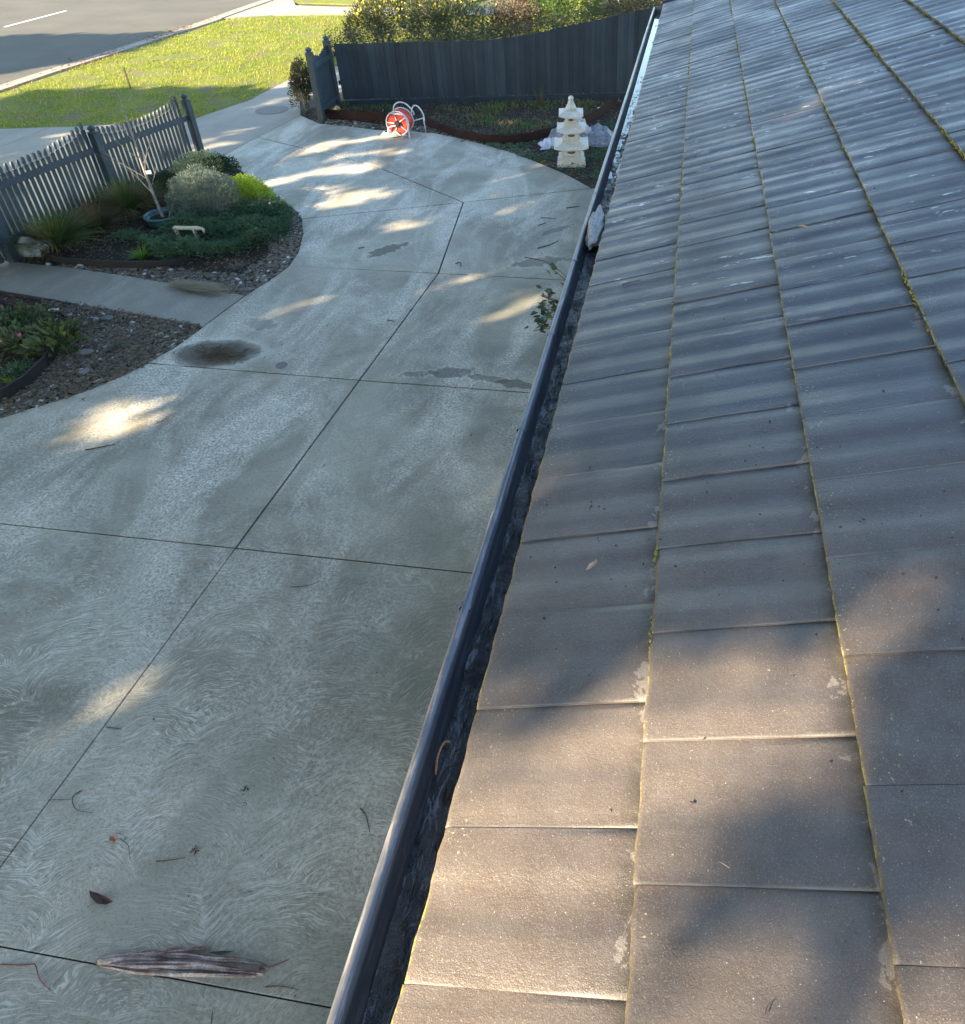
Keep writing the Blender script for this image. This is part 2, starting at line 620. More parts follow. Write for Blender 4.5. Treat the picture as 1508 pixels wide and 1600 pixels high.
# leaves
M['lawn'] = foliage('lawn blades', (.17, .24, .02), (.36, .40, .04), (.36, .31, .08), trans=.4, rough=.6)
M['tussock'] = foliage('tussock blades', (.06, .11, .025), (.17, .23, .06), (.26, .20, .08), trans=.3)
M['brown_tussock'] = foliage('brown tussock blades', (.075, .075, .03), (.17, .14, .06), (.2, .13, .06), trans=.3)
M['greygrass'] = foliage('grey grass', (.11, .11, .09), (.2, .19, .15), trans=.2)
M['bluegrey'] = foliage('blue grey leaves', (.11, .15, .12), (.22, .27, .22), trans=.25)
M['lime'] = foliage('lime leaves', (.28, .40, .03), (.50, .58, .07), trans=.45)
M['dkgreen'] = foliage('deep green leaves', (.02, .045, .018), (.055, .10, .04), trans=.25)
M['variegated'] = foliage('variegated leaves', (.30, .32, .14), (.55, .52, .28), trans=.35)
M['cover'] = foliage('groundcover leaves', (.04, .085, .045), (.10, .18, .085), trans=.25)
M['bright'] = foliage('bright green blades', (.12, .24, .03), (.22, .36, .05), trans=.4)
M['rosy'] = foliage('bedding leaves', (.035, .065, .02), (.15, .18, .05), (.12, .15, .07), trans=.3)
M['banksia'] = foliage('dense shrub leaves', (.03, .045, .022), (.085, .105, .055), (.11, .12, .055), trans=.3, flower=(.5, .42, .06), ffrac=.01)
M['reddish'] = foliage('bronze shrub leaves', (.06, .05, .03), (.13, .10, .06), (.16, .10, .06), trans=.3, flower=(.5, .4, .25), ffrac=.03)
M['fresh'] = foliage('fresh shrub leaves', (.05, .10, .03), (.13, .20, .05), (.22, .26, .05), trans=.35)
M['hedge'] = foliage('hedge leaves', (.035, .045, .02), (.095, .10, .045), (.15, .12, .07), trans=.3)
M['yellow'] = foliage('yellow flower heads', (.62, .50, .05), (.82, .70, .12), trans=.2)
M['gum'] = foliage('gum leaves', (.06, .09, .04), (.11, .14, .07), trans=.15)
M['camellia'] = foliage('glossy dark leaves', (.03, .055, .028), (.075, .10, .055), trans=.2, rough=.35)
M['litter'] = foliage('leaf litter', (.09, .06, .033), (.28, .20, .12), (.16, .13, .08), trans=.05, rough=.8)
M['autumn'] = foliage('autumn leaves', (.26, .13, .06), (.42, .26, .14), trans=.1, rough=.8)
M['rotleaf'] = foliage('rotting leaves', (.015, .012, .01), (.05, .035, .025), trans=.02, rough=.5)
M['pebble'] = None

t = NT('mixed pebbles', .7, .35)
g = t.n('ShaderNodeNewGeometry')
r = g.outputs['Random Per Island']
c = t.mix(r, (.06, .046, .033), (.25, .21, .16))
c = t.mix(t.math('GREATER_THAN', r, .965), c, (.62, .6, .56))
t.color(t.mix(t.ramp(t.noise(g.outputs['Position'], 60, 3), .3, .7, 0, .4), c, (.06, .055, .045)))
M['pebble'] = t.mat


def tile_mat():
    t = NT('weathered roof tile', .5, .5)
    tc = t.n('ShaderNodeTexCoord').outputs['Object']
    p = t.pos()
    s = t.n('ShaderNodeSeparateXYZ')
    t.l(tc, s.inputs[0])
    u, v = s.outputs[0], s.outputs[1]
    rnd = t.n('ShaderNodeObjectInfo').outputs['Random']
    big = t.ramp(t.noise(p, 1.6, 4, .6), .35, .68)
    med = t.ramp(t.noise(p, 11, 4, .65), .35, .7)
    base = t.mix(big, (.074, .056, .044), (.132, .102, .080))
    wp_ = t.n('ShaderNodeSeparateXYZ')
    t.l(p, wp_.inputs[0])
    shade_tint = t.ramp(t.math('ADD', wp_.outputs[1], t.math('MULTIPLY', t.noise(p, 1.7, 4, .6), 1.1)), 1.55, 2.3)  # shade of the farther roof put into the tile colour, darker and bluer
    base = t.mix(shade_tint, base, t.mix(big, (.030, .034, .043), (.058, .063, .075)))
    base = t.mix(t.math('MULTIPLY', med, t.math('SUBTRACT', .4, t.math('MULTIPLY', shade_tint, .33))), base, (.17, .15, .135))
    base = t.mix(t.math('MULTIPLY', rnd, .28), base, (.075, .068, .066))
    # sandy grains
    g1 = t.noise(p, 330, 2, .6)
    base = t.mix(t.math('MULTIPLY', t.ramp(g1, .56, .72, 0, .55), t.math('SUBTRACT', 1.0, t.math('MULTIPLY', shade_tint, .7))), base, (.27, .24, .21))
    pit = t.ramp(t.noise(p, 150, 3, .7), .3, .42, 1, 0)
    base = t.mix(t.math('MULTIPLY', pit, .45), base, (.04, .036, .034))
    # worn paint and sky sheen, painted in as pale streaks down the slope
    wst = t.noise(t.mapv(p, (3.2, 22, 3.2)), 1.1, 5, .7, .4)
    wreg = t.ramp(t.noise(p, 1.1, 4, .6), .40, .60)
    worn_sheen = t.math('MULTIPLY', t.ramp(wst, .57, .68), wreg)
    far_ = t.n('ShaderNodeSeparateXYZ')
    t.l(p, far_.inputs[0])
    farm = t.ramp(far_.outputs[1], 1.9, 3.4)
    base = t.mix(t.math('MULTIPLY', t.math('MULTIPLY', worn_sheen, .75), farm), base, (.44, .44, .45))
    chip_glint = t.math('MULTIPLY', t.ramp(t.noise(t.mapv(p, (4, 16, 4)), 1.7, 4, .7, .3), .64, .67), t.ramp(t.noise(p, .8, 2), .44, .54))  # pale paint loss, with white glints of the far roof painted in
    base = t.mix(t.math('MULTIPLY', chip_glint, farm), base, (.62, .63, .62))
    # bare patches just below the next course and dirt there
    top = t.ramp(u, EXP - .07, EXP - .012)
    bn = t.noise(p, 7.5, 6, .68, .6)
    bare = t.math('MULTIPLY', t.math('GREATER_THAN', t.math('MULTIPLY', t.ramp(bn, .52, .68), top), .36), 1.0)
    dirt = t.math('MULTIPLY', t.math('SUBTRACT', 1.0, t.ramp(bn, .44, .6)), t.ramp(u, EXP - .05, EXP - .004))
    base = t.mix(t.math('MULTIPLY', dirt, .8), base, (.035, .034, .024))
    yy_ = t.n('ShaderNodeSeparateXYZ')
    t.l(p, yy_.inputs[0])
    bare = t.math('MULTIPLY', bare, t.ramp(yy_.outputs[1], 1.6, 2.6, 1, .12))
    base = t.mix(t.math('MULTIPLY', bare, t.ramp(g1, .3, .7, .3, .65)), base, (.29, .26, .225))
    # pale worn side edges
    edge = t.math('MULTIPLY', t.ramp(v, .0015, .006, 1, 0), t.ramp(t.noise(p, 4, 2), .40, .55))
    base = t.mix(t.math('MULTIPLY', edge, .4), base, (.34, .31, .27))
    # moss on the leading edge, crumbs of lichen near the eave
    fr = t.ramp(u, .001, .005, 1, 0)
    mn = t.ramp(t.noise(p, 3.5, 3, .6), .42, .56)
    mf = t.ramp(t.noise(p, 55, 3, .6), .42, .55)
    moss = t.math('MULTIPLY', fr, t.math('MULTIPLY', t.math('ADD', t.math('MULTIPLY', mn, .8), .2), mf))
    base = t.mix(moss, base, (.30, .27, .06))
    nb = t.math('MULTIPLY', t.ramp(u, .05, .11, 1, 0), t.ramp(t.noise(p, 130, 2, .5), .66, .70))
    lich = t.math('MULTIPLY', nb, t.ramp(t.noise(p, 9, 2), .5, .6))
    base = t.mix(t.math('MULTIPLY', lich, .8), base, (.5, .45, .2))
    dots = t.ramp(t.noise(p, 240, 1, .5), .76, .79)
    base = t.mix(t.math('MULTIPLY', dots, .8), base, (.6, .58, .52))
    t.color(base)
    rr = t.ramp(t.noise(p, 2.1, 3, .6), .35, .65, .38, .58)
    t.rough(rr)
    t.bump(t.math('ADD', t.math('MULTIPLY', g1, .6), t.math('ADD', t.math('MULTIPLY', t.noise(p, 90, 4, .7), 1.0), t.math('MULTIPLY', wst, .8))), .55, .0035)
    return t.mat


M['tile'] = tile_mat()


GZO_ = EAVE - .0357


def gutter_mat():
    t = NT('dark grey gutter steel', .3, .5)
    p = t.pos()
    f = t.ramp(t.noise(t.mapv(p, (8, .6, 8)), 2.0, 5, .65), .35, .65)
    c = t.mix(f, (.058, .064, .076), (.115, .124, .14))
    d = t.ramp(t.noise(p, 34, 4, .7), .52, .66)
    c = t.mix(t.math('MULTIPLY', d, .4), c, (.16, .13, .12))
    sc = t.math('MULTIPLY', t.ramp(t.noise(t.mapv(p, (60, 5, 60)), 1.0, 5, .7), .52, .62), .55)
    c = t.mix(sc, c, (.30, .27, .27))
    gz_ = t.n('ShaderNodeSeparateXYZ')
    t.l(p, gz_.inputs[0])
    inner_dark = t.math('MULTIPLY', t.ramp(gz_.outputs[2], GZO_ - .034, GZO_ - .024, 1, 0), t.ramp(gz_.outputs[0], -.125, -.118))
    c = t.mix(t.math('MULTIPLY', inner_dark, .8), c, (.018, .021, .027))  # darker on the inside of the gutter below the bead
    t.color(c)
    t.rough(t.ramp(f, 0, 1, .24, .44))
    t.bump(t.noise(p, 60, 3), .12, .002)
    return t.mat


M['gutter'] = gutter_mat()
t = NT('gutter sludge', .4, .5)
p = t.pos()
f = t.ramp(t.noise(p, 24, 5, .7), .35, .65)
c = t.mix(f, (.006, .006, .008), (.03, .028, .028))
c = t.mix(t.ramp(t.noise(t.mapv(p, (40, 7, 40)), 1.2, 5, .75, 1.2), .54, .64), c, (.11, .115, .13))
t.color(c)
t.rough(t.ramp(t.noise(p, 13, 3), .4, .6, .12, .75))
t.bump(t.noise(p, 45, 5, .7), .8, .012)
M['sludge'] = t.mat
t = NT('standing water', .04, .5)
t.color((.012, .014, .014))
t.bump(t.noise(t.pos(), 30, 2), .05, .002)
t.b.inputs['Specular IOR Level'].default_value = .9
M['water'] = t.mat

# ------------------------------------------------------------------ ground
mb = MB()
mb.add([(-500, -500, -.06), (500, -500, -.06), (500, 500, -.06), (-500, 500, -.06)], [(0, 1, 2, 3)])
tag(mb.build('ground', M['ground']), kind='structure')

# road, gutter channel and kerb (kerb runs along x = -15.1)
KX = [(-15.6, -40), (-15.5, 5), (-15.23, 15.9), (-15.2, 17.7), (-15.05, 20), (-14.95, 22.2), (-14.8, 25.2), (-14.9, 27.5), (-15.0, 60)]
road_c = [(-60, -40), (-60, 60), (-15.55, 60)] + [(x - .55, y) for x, y in reversed(KX[:-1])]
mb = MB()
mb.prism(list(reversed(road_c)), -.10, -.05)
mb.build('road', M['asphalt'])
tag(bpy.data.objects['road'], kind='structure')
mb = MB()
prof = [(-.60, -.10), (-.60, -.042), (-.30, -.052), (-.24, -.03), (-.16, .012), (-.08, .02), (.02, .018), (.02, -.1)]
vs, fs = [], []
kp = smoothpath([(x, y, 0) for x, y in KX], 3)
for q in kp:
    vs += [(q.x + a, q.y, b) for a, b in prof]
n = len(prof)
for i in range(len(kp) - 1):
    for k in range(n - 1):
        fs.append((i * n + k, i * n + k + 1, (i + 1) * n + k + 1, (i + 1) * n + k))
mb.add(vs, fs)
tag(mb.build('kerb', M['kerbm']), kind='structure')
a, b = G(8, 42, -.05), G(103, 17, -.05)
d = (b - a).normalized()
mk = MB()
for k in (-3, -2, -1, 0, 1):
    q0 = a + d * (k * 12.0)
    q1 = q0 + (b - a)
    nx = Vector((-d.y, d.x, 0)) * .055
    lane = MB()
    lane.prism([tuple((q0 + nx)[:2]), tuple((q0 - nx)[:2]), tuple((q1 - nx)[:2]), tuple((q1 + nx)[:2])], -.0499, -.045)
    if k == 0:
        tag(lane.build('lane_marking', M['line']), 'white painted centre line dash on the sunlit road', 'road marking', kind='structure')
del mk

# lawn on the nature strip
LAWN = [tuple(G(*q)[:2]) for q in [(109, 198), (298, 187), (391, 156), (430, 135), (468, 117)]]
LAWN = [(-15.1, 6), (-15.1, 15.9), (-15.05, 17.7), (-14.9, 20), (-14.8, 22.2), (-14.62, 25.15), (-13.4, 25.95), (-11.9, 26.1), (-4, 26.4), (2, 26.4), (2, 19.5), (-8.2, 19.0)] + list(reversed(LAWN)) + [(-13.0, 13.12), (-14.0, 12.2), (-14.0, 6)]
t = NT('lawn soil and thatch', .9, .2)
p = t.pos()
f = t.ramp(t.noise(p, 1.1, 4), .35, .65)
c = t.mix(f, (.15, .19, .02), (.25, .25, .035))
c = t.mix(t.ramp(t.noise(p, 1.6, 5, .7), .50, .62), c, (.20, .16, .10))
c = t.mix(t.ramp(t.noise(p, 40, 3), .4, .6, 0, .5), c, (.06, .075, .02))
t.color(c)
t.bump(t.noise(p, 60, 4, .7), .8, .03)
mb = MB()
mb.prism(LAWN, -.055, -.008)
tag(mb.build('lawn', t.mat), kind='structure')
LAWN2 = [tuple(G(*q)[:2]) for q in [(455, 3), (560, 6), (720, 6)]] + [(-2, 40), (-14.2, 40), (-14.2, 29.4)]
mb = MB()
mb.prism(LAWN2, -.055, -.008)
tag(mb.build('lawn', t.mat), kind='structure')
mb = MB()
rr = random.Random(3)
cnt = 0
while cnt < 52000:
    x, y = rr.uniform(-15.2, 2), rr.uniform(12.5, 26.6)
    if not inpoly(x, y, LAWN):
        continue
    dens = noise.noise(Vector((x * .9, y * .9, 3))) + .35 * noise.noise(Vector((x * 3, y * 3, 5)))
    if dens < -.12 and rr.random() < .75:
        cnt += 1
        continue
    an, le = rr.uniform(0, 2 * PI), rr.uniform(.035, .075)
    tl = rr.uniform(.2, 1.2)
    dx, dy = math.cos(an), math.sin(an)
    w = rr.uniform(.006, .011)
    mb.add([(x - dy * w, y + dx * w, -.01), (x + dy * w, y - dx * w, -.01), (x + dx * le * tl, y + dy * le * tl, le * .8)], [(0, 1, 2)])
    cnt += 1
tag(mb.build('grass', M['lawn']), 'sunlit short lawn grass on the strip between footpath and road', 'grass', kind='stuff')

# neighbour crossing, strip of concrete beyond the lawn
cr = [tuple(G(*q)[:2]) for q in [(351, 29), (428, 23), (500, 22), (560, 22)]]
mb = MB()
mb.prism([(-14.8, 25.35), (-13.4, 26.05), (-11.9, 26.2), (-4, 26.5), (-4, 27.75), (-11.6, 27.75), (-13.5, 28.0), (-14.1, 29.1), (-14.85, 29.3)], -.05, .0)
tag(mb.build('footpath', M['street_path']), kind='structure')

# ------------------------------------------------------------------ driveway slabs
base = MB()
base.prism([(-8.6, -6), (.44, -6), (.44, 11.3), (-.9, 11.3), (-2.3, 12.6), (-3.2, 13.2), (-4.3, 13.75), (-6.7, 14.2), (-7.45, 14.7), (-7.75, 11.6), (-5.4, 9.7), (-4.6, 8.2), (-4.7, 6.9), (-5.1, 5.3), (-8.6, 3.0)], -.10, -.012)
drive = base.build('driveway', M['joint'])
tag(drive, kind='structure')


def L1(y):
    return -2.87 + .049 * y


def W(*pts):
    return [tuple(G(*q)[:2]) for q in pts]


Y1, Y2, Y3, Y4 = .523, 3.142, 5.4595, 7.8866
YM = -2.2
bedcurve = W((450, 416), (465, 395), (472, 368), (471, 342))
J = tuple(G(724, 316)[:2])
slabs = [
    [(L1(YM), YM), (.42, YM), (.42, Y1), (L1(Y1), Y1)],
    [(-8.5, YM), (L1(YM), YM), (L1(Y1), Y1), (-8.5, Y1)],
    [(L1(Y1), Y1), (.42, Y1), (.42, Y2), (L1(Y2), Y2)],
    [(-8.5, Y1), (L1(Y1), Y1), (L1(Y2), Y2), (-8.5, Y2)],
    [(L1(Y2), Y2), (.42, Y2), (.42, Y3), (L1(Y3), Y3)],
    [(-8.5, Y2), (L1(Y2), Y2), (L1(Y3), Y3)] + W((230, 567), (200, 583), (150, 604), (100, 622), (50, 637), (0, 653)) + [(-6.6, 4.05), (-8.5, 3.3)],
    [(L1(Y3), Y3), (.42, Y3), (.42, Y4), (L1(Y4), Y4)],
    [(L1(Y3), Y3), (L1(Y4), Y4)] + W((452, 415), (430, 431), (384, 461), (319, 509), (275, 541), (230, 567)),
    [(L1(Y4), Y4), (.42, Y4), (.42, 11.35)] + W((925, 294)) + [J],
    [(L1(Y4), Y4), J] + list(reversed(bedcurve)),
    [J] + W((925, 294), (900, 280), (880, 270), (837, 252), (800, 238), (758, 226), (720, 216), (680, 208), (635, 204), (590, 203), (545, 197), (500, 193), (470, 180), (402, 214), (500, 238), (581, 257)),
    [J] + W((581, 257), (500, 238), (402, 214), (335, 250), (368, 262), (400, 283), (425, 303), (448, 317), (462, 330), (471, 342)),
]
for i, s in enumerate(slabs):
    mb = MB()
    ga = (.005, .005, .009, .009, .018, .016, .018, .018, .020, .020, .020, .020)[i]
    mb.prism(inset(s, ga / 2), -.02, .0, cham=.0035)
    mb.build('concrete_slab', M['slab'], drive)

# side path to the left, two slabs seen and one beyond
mb = MB()
mb.prism([tuple(p) for p in W((384, 461), (300, 448), (200, 431), (110, 418), (20, 411))] + [(-9.5, 7.8), (-9.5, 7.05), (-7.73, 6.78)] + W((130, 476), (318, 509)), -.09, -.012)
walk = mb.build('path', M['joint'])
tag(walk, kind='structure')
for s in ([W((383.5, 461), (300, 448), (200, 431))[0:3] + W((128, 476), (318, 509))], [W((200, 431), (110, 418), (40, 411)) + [(-8.45, 7.62), (-8.6, 6.93), (-7.73, 6.78)] + W((60, 465), (128, 476))], [[(-8.45, 7.62), (-9.5, 7.78), (-9.5, 7.07), (-8.6, 6.93)]]):
    mb = MB()
    mb.prism(inset(s[0], .004), -.02, .001, cham=.003)
    mb.build('concrete_slab', M['path'], walk)

# street footpath
mb = MB()
FP = [(-14.2, 3), (-14.2, 12.2), (-13.0, 13.1)] + W((109, 198), (298, 187), (391, 156), (430, 135), (468, 117)) + [(-8.2, 19.0), (-7.0, 18.9), (-7.1, 16.5)] + W((470, 180), (402, 214), (335, 250)) + [(-8.0, 11.7), (-8.45, 7.75), (-8.9, 3)]
mb.prism(FP, -.09, -.012)
fpath = mb.build('footpath', M['joint'])
tag(fpath, kind='structure')
q = lambda x, y: tuple(G(x, y)[:2])
for s in ([(-14.2, 3), (-14.2, 9.3), (-8.3, 9.0), (-8.9, 3)],
          [(-14.2, 9.3), (-14.2, 12.2), (-13.0, 13.1), (-12.0, 13.3), (-12.1, 11.4), (-8.1, 10.9), (-8.3, 9.0)],
          [(-12.1, 11.4), (-12.0, 13.3), q(109, 198), q(200, 193), q(296, 188), (-8.0, 12.0), (-8.1, 10.9)],
          [q(296, 188), q(391, 156), q(404, 148), q(468, 150), q(470, 180), q(402, 214), q(335, 250), (-8.0, 12.0)],
          [q(404, 148), q(430, 135), q(468, 117), (-8.2, 19.0), (-7.0, 18.9), (-7.1, 16.5), q(468, 150)]):
    mb = MB()
    mb.prism(inset(s, .005), -.02, -.001, cham=.003)
    mb.build('concrete_slab', M['street_path'], fpath)
c = G(425, 172)
mc = MB()
mc.lathe((c.x, c.y, -.012), [(.34, 0), (.34, .0155), (.30, .0155), (.30, .012), (.295, .012), (.295, .0165), (.0, .0165)], 32)
tag(mc.build('pit_cover', M['manhole'], loc=c), 'round pit cover set into the shaded street footpath', 'manhole cover')
c = G(440, 571)
mc = MB()
mc.lathe((c.x, c.y, .0), [(.062, 0), (.062, .003), (.05, .003), (.05, .001), (.0, .001)], 24)
tag(mc.build('drain_cap', M['manhole'], loc=c), 'small round drain cap in the driveway beside the damp litter patch', 'drain cap')

# ------------------------------------------------------------------ garden beds
BED1 = W((335, 250), (368, 262), (400, 283), (425, 303), (448, 317), (462, 330), (471, 342), (472, 368), (465, 395), (452, 415), (430, 431), (384, 461), (300, 448), (200, 431), (110, 418), (30, 411)) + [(-8.35, 7.7), (-8.0, 11.8)]
BED2 = [(-8.9, 6.8), (-7.73, 6.76)] + W((130, 477), (318, 510), (275, 541), (230, 568), (200, 584), (150, 605), (100, 623), (50, 638), (0, 654)) + [(-6.6, 4.05), (-8.9, 3.2)]
BED3 = W((470, 180), (500, 193), (545, 197), (590, 203), (635, 204), (680, 208), (720, 216), (758, 226), (800, 238), (837, 252), (880, 270), (900, 280), (925, 294)) + [(.42, 11.2), (.42, 17.6), (-1.0, 17.2), (-6.5, 16.4), (-7.3, 16.4)]
for name, poly, z in (('garden_bed', BED1, -.006), ('garden_bed', BED2, -.006), ('garden_bed', BED3, -.006)):
    mb = MB()
    mb.prism(inset(poly, .004), -.05, z)
    tag(mb.build(name, M['earth']), kind='structure')


def edging(name, pts, h, th, mat, label, k=5, z=0):
    mb = MB()
    pp = smoothpath(pts, k)
    vs, fs = [], []
    for i, p in enumerate(pp):
        t_ = (pp[min(i + 1, len(pp) - 1)] - pp[max(i - 1, 0)])
        t_.z = 0
        t_.normalize()
        nn = Vector((-t_.y, t_.x, 0)) * th / 2
        hh = h * (1 + .04 * math.sin(i * 1.7))
        vs += [p - nn + Vector((0, 0, -.03)), p - nn + Vector((0, 0, hh)), p + nn + Vector((0, 0, hh)), p + nn + Vector((0, 0, -.03))]
    for i in range(len(pp) - 1):
        for k2 in range(3):
            fs.append((i * 4 + k2, i * 4 + k2 + 1, i * 4 + k2 + 5, i * 4 + k2 + 4))
    fs += [(0, 1, 2, 3), tuple(len(vs) - 4 + k2 for k2 in (3, 2, 1, 0))]
    mb.add(vs, fs)
    return tag(mb.build(name, mat), label, 'garden edging')


edging('garden_edging', [G(66, 400), G(90, 410), G(150, 417), G(225, 419), G(270, 416), G(300, 408)], .10, .02, M['edgeblack'], 'low black edging curving in front of the tussock bed by the side path')
edging('garden_edging', [G(-60, 640), G(0, 628), G(45, 603), G(80, 568), G(95, 545)], .13, .025, M['edgeblack'], 'dark edging around the flower bed at the left edge of the photo')
edging('garden_edging', [G(508, 184), G(550, 187), G(600, 191), G(640, 194)], .17, .02, M['steel'], 'brown steel edging behind the hose reel')
edging('garden_edging', [G(664, 194), G(703, 211), G(757, 223), G(805, 224), G(851, 215), G(890, 203), G(925, 188), G(945, 176), G(962, 162)], .16, .02, M['steel'], 'curved rusty brown edging behind the stone pagoda')
edging('garden_edging', [G(0, 456) + Vector((-.6, .12, 0)), G(0, 457), G(60, 467), G(110, 476)], .02, .03, M['edgeblack'], 'thin dark edging along the near side of the side path')

# pebbles
rr = random.Random(11)


def pebbles(poly, count, name, label, keep, s0=.009, s1=.028, z=0.0):
    mb = MB()
    xs = [p[0] for p in poly]
    ys = [p[1] for p in poly]
    vs0, fs0 = ico(1)
    k = 0
    tries = 0
    while k < count and tries < count * 40:
        tries += 1
        x, y = rr.uniform(min(xs), max(xs)), rr.uniform(min(ys), max(ys))
        if not inpoly(x, y, poly) or not keep(x, y):
            continue
        s = s0 + (s1 - s0) * rr.random() ** 2.2
        ax, an = rr.uniform(1.0, 1.9), rr.uniform(0, PI)
        c_, s_ = math.cos(an), math.sin(an)
        vv = []
        for v in vs0:
            a_, b_ = v[0] * s * ax * rr.uniform(.85, 1.1), v[1] * s * rr.uniform(.85, 1.1)
            vv.append((x + a_ * c_ - b_ * s_, y + a_ * s_ + b_ * c_, z + s * .15 + v[2] * s * .38))
        mb.add(vv, fs0)
        k += 1
    return tag(mb.build(name, M['pebble'], smooth=True), label, 'gravel', kind='stuff')


def segd(p, pts):
    m = 9e9
    p = Vector((p[0], p[1]))
    for a, b in zip(pts[:-1], pts[1:]):
        a, b = Vector(a[:2]), Vector(b[:2])
        t_ = max(0, min(1, (p - a).dot(b - a) / (b - a).length_squared))
        m = min(m, (p - a - (b - a) * t_).length)
    return m


rim1 = W((425, 303), (448, 317), (462, 330), (471, 342), (472, 368), (465, 395), (452, 415), (430, 431), (384, 461), (300, 448), (200, 431), (110, 418))
pebbles(BED1, 5200, 'gravel', 'mixed river pebbles edging the fence garden bed', lambda x, y: segd((x, y), rim1) < .42 * (.5 + .5 * (x > -6.2)) + .12 * noise.noise(Vector((x * 2, y * 2, 0))))
edge2 = [G(-60, 640), G(0, 628), G(45, 603), G(80, 568), G(95, 545), G(60, 500), G(50, 480), G(60, 470)]
poly2 = W((60, 468), (130, 477), (318, 510), (275, 541), (230, 568), (200, 584), (150, 605), (100, 623), (50, 638), (0, 654)) + [tuple(e[:2]) for e in edge2[1:5]] + W((110, 520), (105, 495))
pebbles(poly2, 6000, 'gravel', 'mixed river pebbles between the flower bed and the driveway', lambda x, y: True)
rim3 = W((500, 193), (545, 197), (590, 203), (635, 204), (680, 208), (720, 216), (758, 226), (800, 238))
pebbles(BED3, 1000, 'gravel', 'pebbles and litter between the driveway end and the brown steel edging', lambda x, y: segd((x, y), rim3) < .32 and y < 14.6, .014, .035)
# mulch, litter


def litter(poly, count, name, label, mat, keep=lambda x, y: True, L=(.02, .07), z=.0, seed=1, flat=.4, cat='leaf litter', w=.3):
    r2 = random.Random(seed)
    mb = MB()
    xs = [p[0] for p in poly]
    ys = [p[1] for p in poly]
    k = tries = 0
    while k < count and tries < count * 40:
        tries += 1
        x, y = r2.uniform(min(xs), max(xs)), r2.uniform(min(ys), max(ys))
        if not inpoly(x, y, poly) or not keep(x, y):
            continue
        le = r2.uniform(*L)
        an = r2.uniform(0, 2 * PI)
        d = Vector((math.cos(an), math.sin(an), r2.uniform(-.1, flat)))
        random.seed(k)
        mb.leaf((x, y, z + r2.uniform(.002, .014)), d, le, le * w, 0, .1, roll=(d.y * .3, -d.x * .3, 1))
        k += 1
    return tag(mb.build(name, mat), label, cat, kind='stuff')


litter(BED1, 4200, 'mulch', 'dark bark mulch and leaf litter over the fence garden bed', M['litter'], seed=2)
litter(poly2, 2600, 'leaf_litter', 'brown leaf litter fallen among the left pebbles', M['litter'], seed=8, z=.012)
litter(BED2, 3000, 'mulch', 'dark bark mulch among the bedding plants at the left edge', M['litter'], seed=4)
litter(BED3, 5200, 'leaf_litter', 'dead leaves and weeds over the bare bed under the dark fence', M['litter'], seed=5, L=(.03, .09))

# ------------------------------------------------------------------ picket fence
FA, FB = Vector((-8.23, 7.62, 0)), Vector((-7.84, 11.72, 0))
FU = (FB - FA).normalized()
FN = Vector((FU.y, -FU.x, 0))                    # towards the garden
fz = math.atan2(FU.y, FU.x)
fence = empty('picket_fence', FA, 'slate blue timber picket fence with rounded picket heads beside the garden bed', 'fence')


def turned_post(mb, c, h, w=.10, rz=0):
    mb.box((c.x, c.y, h / 2 - .05), (w, w, h + .1 - .12), rz)
    z0 = h - .11
    mb.lathe((c.x, c.y, z0), [(w * .66, 0), (w * .70, .012), (w * .62, .024), (w * .38, .035), (w * .36, .05), (w * .52, .062), (w * .55, .072), (w * .45, .085), (w * .20, .10), (w * .05, .115)], 14)


for s, h in ((-.02, .93), (1.98, 1.2), (4.06, 1.13)):
    c = FA + FU * s + FN * .05
    mb = MB()
    mb.box((c.x, c.y, (h - .12) / 2 - .03), (.105, .105, h - .06), fz)
    p = mb.build('post', M['blue'], fence)
    mb = MB()
    mb.lathe((c.x, c.y, h - .12), [(.072, -.002), (.078, .01), (.07, .02), (.04, .03), (.038, .04), (.056, .055), (.06, .068), (.05, .085), (.025, .1), (.006, .112)], 14)
    mb.build('post_cap', M['blue'], p, smooth=True)


def rail(s0, z0, s1, z1, h=.085, t_=.04):
    a, b = FA + FU * s0 + FN * .02 + Vector((0, 0, z0)), FA + FU * s1 + FN * .02 + Vector((0, 0, z1))
    d = (b - a).normalized()
    up = FN.cross(d)
    if up.z < 0:
        up = -up
    mb = MB()
    mb.box((a + b) / 2, ((b - a).length, t_, h), frame=(d, FN, up))
    mb.build('rail', M['blue'], fence)


rail(-1.3, .95, -.08, .93)
rail(.04, .91, 1.92, .85)
rail(2.04, .83, 4.0, .74)
rail(-1.3, .22, -.08, .24)
rail(.04, .26, 1.92, .14)
rail(2.04, .15, 4.0, .10)


def picket(s, top, w=.064):
    c = FA + FU * s - FN * .015
    mb = MB()
    mb.box((c.x, c.y, (top - .12) / 2 + .02), (w, .026, top - .12 - .04 + .04), fz)
    # shaped head: waist, shoulder and blunt tip
    z = top - .12
    prof = [(w / 2, 0), (w * .2, .015), (w * .18, .032), (w * .30, .05), (w * .34, .07), (w * .30, .095), (w * .2, .118), (w * .05, .128)]
    vs, fs = [], []
    for r_, dz in prof:
        for sx, sy in ((-1, -1), (1, -1), (1, 1), (-1, 1)):
            vs.append(c + FU * (sx * r_) + FN * (sy * .013) + Vector((0, 0, z + dz)))
    for i in range(len(prof) - 1):
        for k in range(4):
            fs.append((i * 4 + k, i * 4 + (k + 1) % 4, i * 4 + 4 + (k + 1) % 4, i * 4 + 4 + k))
    fs.append(tuple(range(len(vs) - 4, len(vs))))
    mb.add(vs, fs)
    mb.build('picket', M['blue'], fence)


